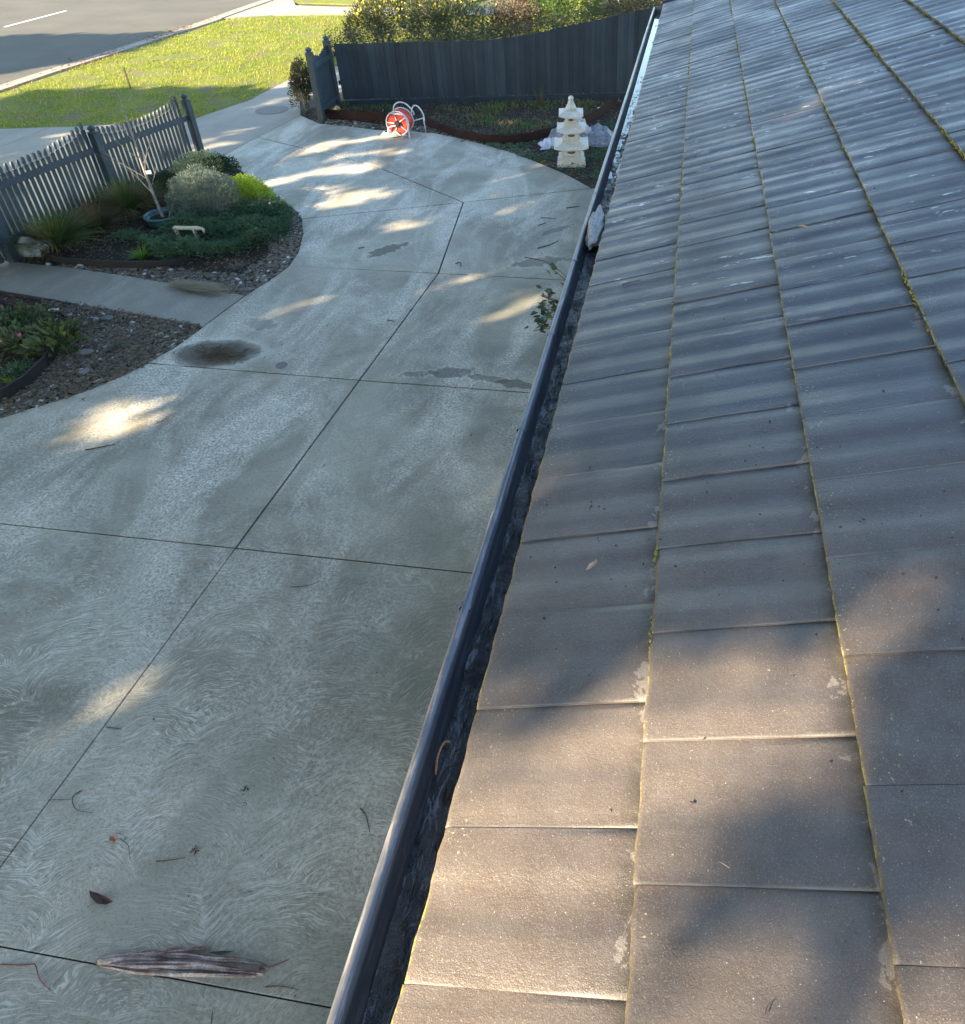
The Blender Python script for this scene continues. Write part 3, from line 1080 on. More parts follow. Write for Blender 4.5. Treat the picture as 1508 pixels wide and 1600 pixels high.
def tops(s):
    pts = [(-1.3, 1.1), (0, 1.12), (1.1, 1.1), (1.6, 1.16), (1.9, 1.24), (2.1, 1.13), (2.4, 1.05), (3.0, 1.0), (3.4, 1.01), (3.7, 1.04), (3.95, 1.12)]
    for (a, x), (b, y) in zip(pts[:-1], pts[1:]):
        if s <= b:
            return x + (y - x) * (s - a) / (b - a)
    return pts[-1][1]


s = -1.25
while s < 3.98:
    if min(abs(s - k) for k in (-.02, 1.98, 4.06)) > .02:
        picket(s, tops(s) + random.uniform(-.006, .006))
    s += .092

# ------------------------------------------------------------------ dark paling fence with its return
DA, DB = Vector((-6.72, 15.36, 0)), Vector((.35, 16.72, 0))
DU = (DB - DA).normalized()
DN = Vector((DU.y, -DU.x, 0))
dz_ = math.atan2(DU.y, DU.x)
paling = empty('paling_fence', DA, 'tall dark blue paling fence whose top steps up towards the roof', 'fence')
LD = (DB - DA).length


def dtop(s):
    s -= .32
    pts = [(-1, 1.20), (2.6, 1.18), (3.3, 1.23), (3.84, 1.30), (4.6, 1.44), (5.4, 1.57), (6.1, 1.70), (7.5, 1.9)]
    for (a, x), (b, y) in zip(pts[:-1], pts[1:]):
        if s <= b:
            return x + (y - x) * (s - a) / (b - a)
    return 1.9


s = .05
rr = random.Random(5)
while s < LD:
    w = rr.choice((.10, .11, .12))
    ipal = globals().get('ipal', 0) + 1
    c = DA + DU * (s + w / 2) + DN * (.016 * (ipal % 2))
    mb = MB()
    h = dtop(s + w / 2) + rr.uniform(-.006, .006)
    mb.box((c.x, c.y, h / 2 + .06), (w + .012, .014, h - .12), dz_ + rr.uniform(-.01, .01))
    mb.build('paling', M['dark'] if rr.random() < .62 else M['dark2'], paling)
    s += w
mb = MB()
mb.box(DA + DU * LD / 2 + DN * .042 + Vector((0, 0, .05)), (LD, .03, .12), dz_)
mb.build('plinth_board', M['dark'], paling)
for sz in (.45, 1.0):
    mb = MB()
    mb.box(DA + DU * LD / 2 - DN * .03 + Vector((0, 0, sz)), (LD, .04, .08), dz_)
    mb.build('rail', M['dark'], paling)

# return of the fence: gate post, second post and a short boarded panel
GA, GB = Vector((-6.69, 14.22, 0)), Vector((-6.76, 15.22, 0))
ret = empty('fence_panel', GA, 'short slate blue fence panel between two capped posts beside the driveway entrance', 'fence')
for c, h in ((GA, 1.36), (GB, 1.38)):
    mb = MB()
    mb.box((c.x, c.y, (h - .12) / 2 - .03), (.115, .115, h - .06), PI / 2)
    p = mb.build('post', M['blue'], ret)
    mb = MB()
    mb.lathe((c.x, c.y, h - .12), [(.078, -.002), (.084, .01), (.076, .02), (.045, .03), (.042, .04), (.062, .055), (.066, .068), (.054, .085), (.027, .1), (.006, .112)], 14)
    mb.build('post_cap', M['blue'], p, smooth=True)
for z in (1.0, .22):
    mb = MB()
    mb.box(((GA.x + GB.x) / 2 + .03, (GA.y + GB.y) / 2, z), (.88, .04, .085), math.atan2(1, -.07))
    mb.build('rail', M['blue'], ret)
for k in range(9):
    y = .09 + k * .102
    c = GA + (GB - GA).normalized() * y + Vector((-.012, 0, 0))
    mb = MB()
    h = 1.10 + .12 * abs(y - .5) * 2
    mb.box((c.x, c.y, h / 2 + .03), (.094, .018, h - .06), math.atan2(1, -.07))
    mb.build('picket', M['blue'], ret)

# ------------------------------------------------------------------ plants
def shrub(name, c, size, count, mat, label, L=.05, w=.02, stem=True, updir=.5, seed=1, cat='shrub', shell=.55, lumps=5, extra=None):
    r2 = random.Random(seed)
    o = empty(name, c, label, cat)
    c = Vector(c)
    lb = []
    for k in range(lumps):
        a = 2 * PI * k / lumps + r2.uniform(-.4, .4)
        lb.append((Vector((math.cos(a) * .45, math.sin(a) * .45, r2.uniform(-.1, .35))), r2.uniform(.45, .65)))
    lb.append((Vector((0, 0, .3)), .62))
    mb = MB()
    fl = MB()
    for i in range(count):
        lc, lr = r2.choice(lb)
        a, b = r2.uniform(0, 2 * PI), math.acos(r2.uniform(-.5, 1))
        d = Vector((math.sin(b) * math.cos(a), math.sin(b) * math.sin(a), math.cos(b)))
        rad = lr * (shell + (1 - shell) * r2.random() ** .5) * (1 + .18 * noise.noise(d * 3 + Vector((seed, k, 0))))
        q = lc + d * rad
        pos = Vector((q.x * size[0] / 2, q.y * size[1] / 2, (q.z + .45) / 1.4 * size[2]))
        if pos.z < .01:
            continue
        dd = (d + Vector((r2.uniform(-.6, .6), r2.uniform(-.6, .6), updir))).normalized()
        random.seed(seed * 1000 + i)
        if extra and r2.random() < extra[1] and b < 1.3:
            fl.leaf(c + pos + d * .01, dd, extra[2], extra[2] * .6, 0, 0)
            fl.leaf(c + pos + d * .01, dd, extra[2], extra[2] * .6, 0, 0)
        else:
            ll = L * r2.uniform(.7, 1.3)
            mb.leaf(c + pos, dd, ll, w * r2.uniform(.7, 1.3))
    mb.build('crown', mat, o)
    if extra:
        fl.build(extra[3], extra[0], o)
    if stem:
        st = MB()
        for k in range(7):
            a = 2 * PI * k / 7 + r2.uniform(-.3, .3)
            e = c + Vector((math.cos(a) * size[0] * .33, math.sin(a) * size[1] * .33, size[2] * r2.uniform(.5, .8)))
            m_ = c + (e - c) * .45 + Vector((0, 0, size[2] * .05))
            rr0 = max(size) * .012
            st.tube([c + Vector((math.cos(a) * .02, math.sin(a) * .02, -.02)), m_, e], [rr0, rr0 * .7, rr0 * .25], 5)
        st.build('stems', M['bark'], o)
    return o


def tussock(name, c, h, spread, count, mat, label, w=.006, seed=1, cat='ornamental grass', bend=.5):
    r2 = random.Random(seed)
    mb = MB()
    c = Vector(c)
    for i in range(count):
        a = r2.uniform(0, 2 * PI)
        lean = r2.random() ** .7 * spread
        d = Vector((math.cos(a) * lean, math.sin(a) * lean, 1))
        random.seed(seed * 100 + i)
        mb.blade(c + Vector((math.cos(a) * .05 * r2.random(), math.sin(a) * .05 * r2.random(), 0)), d, h * r2.uniform(.6, 1.15), w * r2.uniform(.7, 1.3), bend * r2.uniform(.4, 1.5))
    return tag(mb.build(name, mat, loc=c), label, cat)


tussock('tussock_grass', G(90, 388), .72, 1.15, 1300, M['tussock'], 'large green tussock grass in front of the white rock by the picket fence', .013, 1)
tussock('tussock_grass', G(152, 362), .58, 1.15, 800, M['brown_tussock'], 'brownish tussock grass between the big green tussock and the bare tree', .013, 2)
tussock('tussock_grass', G(200, 332), .72, 1.1, 1200, M['tussock'], 'olive tussock grass against the middle post of the picket fence', .013, 3)
tussock('tussock_grass', G(238, 322), .56, 1.0, 700, M['brown_tussock'], 'thin brown tussock grass behind the bare tree trunk', .008, 4)
tussock('sword_plant', G(440, 335), .27, .8, 90, M['bright'], 'small bright green strappy plant at the driveway rim beside the bird ornament', .014, 5, 'plant')
tussock('strappy_plant', G(225, 404), .22, 1.1, 170, M['bright'], 'bright green strappy clump just behind the black edging', .012, 6, 'plant')
tussock('grass_clump', G(372, 420), .15, 1.2, 160, M['greygrass'], 'dry grey grass clump growing in the pebbles of the fence bed', .004, 7)
tussock('grass_clump', G(180, 545), .14, 1.1, 160, M['greygrass'], 'dry grey grass clump in the pebbles between flower bed and driveway', .004, 8)
tussock('grass_clump', G(262, 300), .26, 1.1, 80, M['straw'], 'pale dry grass tuft in front of the bottom fence rail', .005, 9)
tussock('sword_plant', G(18, 598), .13, .8, 26, M['bright'], 'small bright green strappy seedling inside the flower bed at the left edge', .012, 10, 'plant')
tussock('cordyline', G(16, 492), .26, .55, 40, M['purple'], 'dark purple spiky plant at the left edge beside the side path', .022, 11, 'plant', .25)
tussock('weed', G(540, 168), .22, .8, 40, M['tussock'], 'green weed tuft at the foot of the second capped post', .012, 12, 'plant')
tussock('weed', G(845, 168), .45, .35, 40, M['brown_tussock'], 'tall thin weeds against the dark fence behind the stone pagoda', .008, 13, 'plant', .1)

shrub('shrub', G(328, 338), (1.12, .95, .76), 15000, M['bluegrey'], 'rounded blue grey shrub in the middle of the fence garden bed', .045, .008, seed=21, updir=1.2)
shrub('shrub', G(392, 320), (.85, .7, .46), 7000, M['lime'], 'bright lime green low shrub beside the blue grey one at the driveway rim', .035, .014, seed=22, updir=1.0)
shrub('shrub', G(312, 292), (.85, .75, .56), 2600, M['variegated'], 'cream variegated shrub behind the blue grey one', .045, .026, seed=23)
shrub('shrub', G(345, 284), (.8, .7, .46), 2600, M['dkgreen'], 'dark green shrub at the end post of the picket fence', .04, .02, seed=24)
shrub('shrub', G(262, 305), (.5, .5, .34), 1100, M['dkgreen'], 'small dark shrub under the fence rail next to the variegated shrub', .05, .02, seed=25)
shrub('low_plant', G(205, 376), (.5, .4, .16), 900, M['cover'], 'low grey green plant between the bare tree and the black edging', .03, .012, stem=False, seed=26, cat='plant')

# groundcover mat
GC = W((235, 395), (215, 385), (262, 372), (330, 352), (400, 332), (430, 322), (455, 335), (462, 352), (450, 372), (420, 388), (370, 402), (300, 412), (250, 415))
r2 = random.Random(31)
mb = MB()
k = 0
OB_ = G(300, 384)
xs = [p[0] for p in GC]
ys = [p[1] for p in GC]
while k < 14000:
    x, y = r2.uniform(min(xs), max(xs)), r2.uniform(min(ys), max(ys))
    if not inpoly(x, y, GC) or (abs(x - OB_.x) < .3 and abs(y - OB_.y) < .13 and r2.random() < .8):
        continue
    k += 1
    h = .10 + .22 * max(0, noise.noise(Vector((x * 2.6, y * 2.6, 1))) + .45)
    z = h * r2.random() ** .6
    a = r2.uniform(0, 2 * PI)
    random.seed(k)
    mb.leaf((x, y, z), (math.cos(a), math.sin(a), r2.uniform(.1, 1.2)), r2.uniform(.04, .08), .014)
tag(mb.build('groundcover', M['cover']), 'dark green trailing groundcover around the cream ornament', 'ground cover', kind='stuff')

# young bare tree in the half buried teal pot, with its stake and tag
tb = G(258, 347)
pot = empty('plant_pot', tb, 'teal glazed pot half sunk in the bed around the bare young tree', 'pot')
mb = MB()
mb.lathe((tb.x, tb.y, -.05), [(.20, 0), (.235, .10), (.25, .155), (.262, .16), (.262, .178), (.235, .18), (.225, .15), (.22, .11)], 32)
mb.build('bowl', M['teal'], pot, smooth=True)
mb = MB()
mb.lathe((tb.x, tb.y, .045), [(.224, 0), (.20, .02), (.1, .03), (0.001, .035)], 24)
mb.build('soil', M['earth'], pot)
tree = empty('young_tree', tb, 'bare young tree with thin grey trunk growing from the teal pot', 'tree')


def limb(mb, p, d, L, r0, depth, r3):
    pts = [Vector(p)]
    n = 6
    d = Vector(d).normalized()
    for i in range(n):
        d = (d + Vector((r3.uniform(-.12, .12), r3.uniform(-.12, .12), r3.uniform(-.02, .12)))).normalized()
        pts.append(pts[-1] + d * L / n)
    mb.tube(pts, [r0 * (1 - .75 * i / n) for i in range(n + 1)], 6)
    if depth:
        for k in range(r3.randint(3, 5)):
            i = r3.randint(2, n - 1)
            dd = (pts[i + 1] - pts[i]).normalized() + Vector((r3.uniform(-1, 1), r3.uniform(-1, 1), r3.uniform(.0, .6))) * .8
            limb(mb, pts[i], dd, L * r3.uniform(.35, .6), r0 * (1 - .75 * i / n) * .6, depth - 1, r3)


r3 = random.Random(9)
mb = MB()
tr = [tb + Vector((0, 0, .03)), tb + Vector((-.03, .0, .35)), tb + Vector((-.08, .04, .8)), tb + Vector((-.12, .10, 1.25)), tb + Vector((-.2, .2, 1.75))]
mb.tube(smoothpath(tr, 4), [.026 - .0012 * i for i in range(17)], 8)
mb.build('trunk', M['bark'], tree, smooth=True)
mb = MB()
for (z, an, L, r0) in ((.42, 2.9, .42, .008), (.5, .4, .3, .007), (.62, 3.6, .55, .009), (.7, 5.6, .35, .008), (.8, 1.2, .4, .008), (.88, 4.1, .45, .007), (.98, 2.2, .4, .006), (1.1, .1, .35, .005), (1.15, 3.3, .3, .005), (1.25, 5.0, .25, .004)):
    i = 0
    base_p = tb + Vector((-.03 - .07 * z, .06 * z, z))
    limb(mb, base_p, (math.cos(an), math.sin(an), 1.1), L * 1.2, r0 * .8, 1, r3)
mb.build('branches', M['bark'], tree)
mb = MB()
mb.box(tb + Vector((.03, -.03, .74)), (.07, .012, .045), .5)
mb.build('plant_tag', M['tagw'], tree)
mb = MB()
mb.tube([tb + Vector((.04, -.02, .0)), tb + Vector((.22, .10, .34))], .009, 6)
tag(mb.build('stake', M['straw'], loc=tb), 'thin pale cane leaning out of the teal pot', 'cane')
sp_ = G(204, 138)
mb = MB()
mb.box((sp_.x, sp_.y, .22), (.03, .03, .46), .3)
tag(mb.build('marker_stake', M['stick'], loc=sp_), 'dark timber stake standing on the lawn behind the picket fence', 'stake')

# cream animal ornament with a long straight back
ob = G(300, 378)
da = (G(324, 380) - G(276, 379)).normalized()
dn = Vector((-da.y, da.x, 0))
orn = empty('animal_ornament', ob, 'cream four legged garden ornament with straight back and lowered head on the groundcover', 'garden ornament')
mb = MB()
zt = .20
mb.tube([ob - da * .21 + Vector((0, 0, zt - .01)), ob - da * .18 + Vector((0, 0, zt)), ob + Vector((0, 0, zt)), ob + da * .13 + Vector((0, 0, zt + .003)), ob + da * .2 + Vector((0, 0, zt))], [.018, .03, .027, .03, .02], 10)
mb.build('body', M['creamy'], orn, smooth=True)
for sx in (-.175, .085):
    for sy in (-.022, .022):
        mb = MB()
        q0 = ob + da * sx + dn * sy
        mb.tube([q0 + Vector((0, 0, zt)), q0 + da * .008 + Vector((0, 0, .10)), q0 + Vector((0, 0, -.01))], [.016, .011, .012], 8)
        mb.build('leg', M['creamy'], orn, smooth=True)
mb = MB()
h0 = ob + da * .185
mb.tube([h0 + Vector((0, 0, zt + .002)), h0 + da * .03 + Vector((0, 0, zt - .012)), h0 + da * .038 + Vector((0, 0, zt - .045)), h0 + da * .032 + Vector((0, 0, zt - .075))], [.02, .022, .019, .011], 10)
for sy in (-.014, .014):
    mb.leaf(h0 + da * .02 + dn * sy + Vector((0, 0, zt + .012)), da * .3 + dn * sy * 20 + Vector((0, 0, .8)), .03, .014, roll=da)
mb.build('head', M['creamy'], orn, smooth=True)

# small bird ornament
eb = G(427, 338)
bird = empty('bird_ornament', eb, 'small pale bird ornament standing at the edge of the groundcover', 'garden ornament')
mb = MB()
mb.tube([eb + Vector((.035, -.02, .05)), eb + Vector((.015, -.01, .085)), eb + Vector((0, 0, .125)), eb + Vector((-.008, .003, .16)), eb + Vector((-.006, .003, .185))], [.006, .026, .028, .015, .013], 10)
mb.build('body', M['creamy'], bird, smooth=True)
mb = MB()
mb.rock(eb + Vector((-.006, .003, .195)), (.036, .036, .034), 1, 2, rough=.02)
mb.tube([eb + Vector((.0, -.008, .195)), eb + Vector((.035, -.03, .19))], [.008, .002], 6)
mb.build('head', M['creamy'], bird, smooth=True)
for k in (-.01, .01):
    mb = MB()
    mb.tube([eb + Vector((k, k, .10)), eb + Vector((k, k, -.01))], .005, 6)
    mb.build('leg', M['creamy'], bird)

# stones that can be told apart
def stone(px, py, size, label, mat='stone', seed=1, n=2, rz=0, rough=.2, name='stone', cat='stone'):
    if seed > 3 and seed < 29:
        size = tuple(x * .8 for x in size)
    c = G(px, py)
    mb = MB()
    mb.rock(c + Vector((0, 0, size[2] * .32)), size, seed, n, 0, rough, rz)
    return tag(mb.build(name, M[mat], loc=c, smooth=(n > 2 or rough < .15)), label, cat)


stone(55, 398, (.36, .26, .24), 'large white rock at the left end of the black edging', 'white_stone', 3, 3, .2, .5)
stone(136, 553, (.19, .11, .08), 'smooth oval grey stone beside the flower bed foliage', 'stone', 4, 3, .3, .08)
stone(133, 583, (.15, .12, .07), 'rounded brownish grey stone below the smooth oval one', 'stone', 5, 3, .8, .12)
stone(83, 486, (.14, .06, .05), 'flat pale stone near the purple spiky plant', 'white_stone', 6, 3, .2, .1)
stone(151, 501, (.09, .07, .06), 'small white stone in the pebbles below the path joint', 'white_stone', 7, 2, 0)
stone(168, 500, (.16, .12, .07), 'mottled grey stone beside the small white stone', 'stone', 8, 3, .4)
stone(48, 629, (.16, .06, .04), 'long flat pale stone low in the left pebbles', 'stone', 9, 3, .5, .08)
stone(4, 641, (.07, .05, .04), 'white pebble at the very left edge of the pebbles', 'white_stone', 10, 2)
stone(317, 510, (.07, .05, .045), 'pale pebble on the tip where the side path meets the driveway', 'white_stone', 11, 2)
stone(76, 414, (.09, .06, .05), 'white pebble on the path edge just right of the white rock', 'white_stone', 12, 2)
stone(126, 416, (.13, .05, .04), 'flat white pebble on the path edge below the black edging', 'white_stone', 13, 2)
stone(268, 423, (.07, .05, .05), 'round white pebble below the right end of the black edging', 'white_stone', 14, 2)
stone(416, 439, (.06, .05, .04), 'white pebble at the bed rim above the path corner', 'white_stone', 15, 2)
stone(208, 505, (.09, .05, .04), 'white pebble in the middle of the left pebble bed', 'white_stone', 18, 2)
stone(252, 523, (.07, .05, .04), 'white pebble near the driveway end of the left pebble bed', 'white_stone', 19, 2)
stone(384, 454, (.2, .09, .05), 'flat grey stone in the corner of the fence bed by the path', 'stone', 16, 3, .1, .1)
stone(941, 173, (.2, .12, .12), 'pale stone beside the rusty edging behind the plastic heap', 'white_stone', 17, 2, .1, .35)
stone(458, 94 + 453, (.05, .04, .03), 'small pebble lying on the driveway right of the damp patch', 'white_stone', 20, 2)

# straw bundle
mb = MB()
r2 = random.Random(41)
a0, a1 = G(262, 443, .02), G(352, 456, .02)
dd = (a1 - a0).normalized()
sd_ = Vector((-dd.y, dd.x, 0))
for i in range(420):
    tt = r2.random()
    p0 = a0 + (a1 - a0) * tt * .75 + sd_ * r2.gauss(0, .05) + Vector((0, 0, r2.uniform(0, .04)))
    e = dd * r2.uniform(.2, .45) + sd_ * r2.gauss(0, .05)
    random.seed(i)
    mb.blade(p0, e + Vector((0, 0, .02)), e.length, .006, .02, 0, 2)
tag(mb.build('straw_bundle', M['straw'], loc=a0), 'bundle of dry straw lying on the side path edge', 'straw')

# bedding plants in the flower bed
shrub('flowering_plant', G(28, 545), (.55, .5, .26), 300, M['rosy'], 'leafy green bedding plant with pink flowers at the left edge', .10, .045, stem=False, seed=51, cat='plant', updir=.6, shell=.3, extra=(M['pink'], .03, .07, 'flowers'))
shrub('flowering_plant', G(0, 528), (.5, .5, .3), 360, M['cover'], 'darker green plant with peach flowers cut by the left edge', .08, .035, stem=False, seed=52, cat='plant', shell=.3, extra=(M['peach'], .05, .075, 'flowers'))
shrub('leafy_plant', G(88, 545), (.62, .55, .24), 300, M['rosy'], 'yellow green leafy plant over the edge of the left flower bed', .11, .05, stem=False, seed=53, cat='plant', shell=.3)
shrub('leafy_plant', G(52, 512), (.5, .45, .22), 300, M['rosy'], 'small leafed green plant behind the yellow green one', .07, .035, stem=False, seed=54, cat='plant', shell=.3)
shrub('leafy_plant', G(35, 585), (.34, .3, .12), 220, M['cover'], 'low blue green plant near the dark edging of the flower bed', .05, .02, stem=False, seed=55, cat='plant', shell=.3)
shrub('leafy_plant', G(38, 490), (.14, .14, .12), 60, M['rosy'], 'tiny green seedling beside the purple spiky plant', .06, .025, stem=False, seed=56, cat='plant', shell=.3)

# weeds around the pagoda
WP = W((690, 214), (758, 228), (837, 254), (880, 272), (925, 296)) + [(-.5, 11.2), (-.5, 14.5)] + W((925, 192), (890, 207), (851, 219), (805, 228), (757, 226), (703, 214))
r2 = random.Random(61)
mb = MB()
k = 0
xs = [p[0] for p in WP]
ys = [p[1] for p in WP]
while k < 5200:
    x, y = r2.uniform(min(xs), max(xs)), r2.uniform(min(ys), max(ys))
    if not inpoly(x, y, WP) or noise.noise(Vector((x * 2.2, y * 2.2, 8))) + .25 < r2.random() * .6:
        k += .15
        continue
    k += 1
    a = r2.uniform(0, 2 * PI)
    random.seed(int(k * 10))
    mb.leaf((x, y, r2.uniform(0, .05)), (math.cos(a), math.sin(a), r2.uniform(.1, 1.3)), r2.uniform(.03, .075), .018)
tag(mb.build('weeds', M['cover']), 'low green weeds and leaves around the stone pagoda', 'weeds', kind='stuff')
WQ = W((520, 172), (640, 178), (700, 195), (757, 212), (851, 205), (925, 182), (955, 162)) + [(-1.1, 16.3), (-6.3, 15.4)]
mb = MB()
k = 0
xs = [p[0] for p in WQ]
ys = [p[1] for p in WQ]
while k < 5200:
    x, y = r2.uniform(min(xs), max(xs)), r2.uniform(min(ys), max(ys))
    if not inpoly(x, y, WQ) or noise.noise(Vector((x * 1.3, y * 1.3, 12))) + .2 < r2.random() * .7:
        k += .15
        continue
    k += 1
    a = r2.uniform(0, 2 * PI)
    random.seed(int(k * 10))
    mb.blade((x, y, 0), (math.cos(a) * .5, math.sin(a) * .5, 1), r2.uniform(.05, .13), .012, .4, 0, 2)
tag(mb.build('weeds', M['tussock']), 'patchy green weeds growing on the bed under the dark fence', 'weeds', kind='stuff')

# bush at the gate post, hedge top and shrubs beyond the dark fence
shrub('gate_bush', G(480, 172), (.55, .6, 1.0), 3800, M['hedge'], 'narrow twiggy bush beside the capped gate post at the footpath', .05, .022, seed=71)
hb = DA - DN * .34
hedge = empty('hedge', hb, 'tangled olive hedge spilling along the top of the dark fence', 'hedge')
mb = MB()
r2 = random.Random(72)
for i in range(17000):
    s = r2.uniform(-.15, LD + .3)
    h = dtop(max(s, 0)) + .02
    w_ = r2.uniform(-.28, .2)
    z = h + .07 + .12 * noise.noise(Vector((s * 1.6, w_ * 3, 2))) + r2.uniform(-.4, .10) * (1 if r2.random() < .8 else 1.5)
    if w_ < -.1 + .1:
        pass
    q0 = DA + DU * s - DN * (.14 + abs(w_)) + Vector((0, 0, z))
    if z > h - .02 and r2.random() < .35:
        q0 += DN * r2.uniform(0, .12)
    random.seed(i)
    mb.leaf(q0, (r2.uniform(-1, 1), r2.uniform(-1, 1), r2.uniform(-.3, .8)), r2.uniform(.03, .06), .02)
mb.build('crown', M['hedge'], hedge)
mb = MB()
for i in range(24):
    s = i * .3
    q0 = DA + DU * s - DN * .3
    mb.tube([q0, q0 + Vector((r2.uniform(-.1, .1), r2.uniform(-.05, .05), .6)), q0 + Vector((r2.uniform(-.15, .15), 0, 1.1))], [.014, .01, .005], 5)
mb.build('stems', M['bark'], hedge)


def bigshrub(px, py, zc, size, n, mat, label, seed, L=.10, w=.035, extra=None, cat='shrub', name='tall_shrub'):
    c = G(px, py)
    return shrub(name, c, size, n, mat, label, L, w, True, .4, seed, cat, .6, 7, extra)


bigshrub(600, 78, 0, (2.1, 1.9, 1.55), 7000, M['banksia'], 'tall shrub dotted with yellow flowers left of the others behind the dark fence', 81, .09, .03, (M['yellow'], .035, .10, 'flowers'))
bigshrub(700, 88, 0, (2.3, 2.0, 1.7), 7000, M['banksia'], 'wide grey green shrub with scattered yellow flowers behind the dark fence', 82, .09, .03, (M['yellow'], .02, .10, 'flowers'))
bigshrub(800, 80, 0, (1.8, 1.8, 1.5), 5000, M['reddish'], 'bronze twiggy shrub between the yellow flowered one and the fresh green one', 83, .08, .03)
bigshrub(880, 70, 0, (2.2, 2.0, 1.7), 6500, M['fresh'], 'fresh green shrub with yellowish tips behind the rising part of the dark fence', 84, .09, .035)
bigshrub(985, 55, 0, (2.4, 2.2, 1.75), 6500, M['hedge'], 'olive green shrub behind the fence beside the end of the gutter', 85, .09, .035)
bigshrub(640, 30, 0, (3.0, 2.2, 1.9), 6000, M['fresh'], 'green shrub standing further back behind the yellow flowered shrubs', 86, .12, .05)
bigshrub(860, 20, 0, (3.4, 2.4, 1.9), 6500, M['hedge'], 'dark olive shrub far behind the bronze one at the top of the photo', 87, .12, .05)
bigshrub(1010, 15, 0, (3.0, 2.4, 1.8), 5000, M['dkgreen'], 'deep green shrub at the top of the photo beyond the gutter end', 88, .12, .05)

# plant beside the wall below the gutter
pc = Vector((-.55, 5.75, 0))
wp = empty('wall_plant', pc, 'glossy dark leaved plant reaching out from under the gutter over the driveway', 'plant')
mb = MB()
lf = MB()
r2 = random.Random(91)
for k in range(18):
    tgt = G(*r2.choice([(862, 455), (850, 480), (858, 500), (872, 515), (845, 470), (868, 470), (880, 445), (855, 520), (885, 490), (875, 480)]), z=.95) + Vector((r2.uniform(-.14, .04), r2.uniform(-.15, .15), r2.uniform(-.15, .15)))
    st_ = Vector((-.1, 5.9, 0)) + Vector((r2.uniform(-.1, .1), r2.uniform(-.3, .3), 0))
    mid = (st_ + tgt) / 2 + Vector((.05, 0, .2))
    pts = smoothpath([st_, mid, tgt], 5)
    mb.tube(pts, [.008 * (1 - .7 * i / len(pts)) for i in range(len(pts))], 5)
    for i in range(4, len(pts)):
        for j in range(2):
            random.seed(k * 50 + i * 3 + j)
            lf.leaf(pts[i] + Vector((r2.uniform(-.05, .05), r2.uniform(-.05, .05), r2.uniform(-.05, .05))), (r2.uniform(-1, 1), r2.uniform(-1, 1), r2.uniform(-.2, .6)), r2.uniform(.07, .10), .052)
mb.build('stems', M['stick'], wp)
lf.build('crown', M['camellia'], wp)

# ------------------------------------------------------------------ stone pagoda
pg0 = G(893, 254)
pag = empty('stone_pagoda', pg0, 'cream cast stone pagoda lantern with three curved roofs and ball finial', 'garden lantern')
PR = R(8)
PA, PB = Vector((math.cos(PR), math.sin(PR), 0)), Vector((-math.sin(PR), math.cos(PR), 0))


def sqring(hw, z, lift=0.0, n=6, round_=0.0):
    out = []
    for sx, sy, ex, ey in ((-1, -1, 1, 0), (1, -1, 0, 1), (1, 1, -1, 0), (-1, 1, 0, -1)):
        for k in range(n):
            t_ = k / n * 2
            x, y = sx + ex * t_, sy + ey * t_
            cr_ = min(abs(x), abs(y))
            bul = 1 - round_ * (cr_ ** 6)
            out.append(pg0 + PA * (x * hw * bul) + PB * (y * hw * bul) + Vector((0, 0, z + lift * cr_ ** 3)))
    return out


def loft(rings):
    mb = MB()
    n = len(rings[0])
    vs = [v for r_ in rings for v in r_]
    fs = [(i * n + k, i * n + (k + 1) % n, (i + 1) * n + (k + 1) % n, (i + 1) * n + k) for i in range(len(rings) - 1) for k in range(n)]
    fs += [tuple(range(n - 1, -1, -1)), tuple(range((len(rings) - 1) * n, len(rings) * n))]
    mb.add(vs, fs)
    return mb


loft([sqring(.235, -.03), sqring(.235, .035), sqring(.20, .05), sqring(.20, .085), sqring(.215, .09), sqring(.215, .115), sqring(.175, .135), sqring(.16, .15)]).build('base', M['cast'], pag)


def tier(z0, z1, hw, rw, rt, z2, lift, ow):
    b = loft([sqring(hw, z0), sqring(hw, z1)]).build('lantern_box', M['cast'], pag)
    for sgn, ax, ay in ((-1, PB, PA), (1, PB, PA), (-1, PA, PB), (1, PA, PB)):
        # arched window: flat dark oval standing for the shade inside, with a raised rim
        c = pg0 + ax * (sgn * (hw + .001)) + Vector((0, 0, z0 + (z1 - z0) * .58))
        m1 = MB()
        n = 20
        pts = [c + ay * (math.cos(2 * PI * k / n) * ow) + Vector((0, 0, math.sin(2 * PI * k / n) * ow * .48)) for k in range(n)]
        m1.add([p_ + ax * sgn * .002 for p_ in pts], [tuple(range(n)) if sgn * 1 > 0 else tuple(range(n - 1, -1, -1))])
        m1.build('window_shade', M['cast_dark'], pag)
        m2 = MB()
        m2.tube([p_ + ax * sgn * .003 for p_ in pts], .006, 6, closed=True)
        m2.build('window_rim', M['cast'], pag)
    loft([sqring(hw * 1.05, z1 - .005), sqring(rw * .97, z1 + .004, lift * .8), sqring(rw, z1 + .018, lift), sqring(rw * .96, z1 + .034, lift), sqring(rw * .8, z1 + .058, lift * .45), sqring(rw * .64, z1 + .085, lift * .15), sqring(rt, z2 - .02), sqring(rt * 1.06, z2 - .015), sqring(rt * 1.06, z2)]).build('roof', M['cast'], pag)


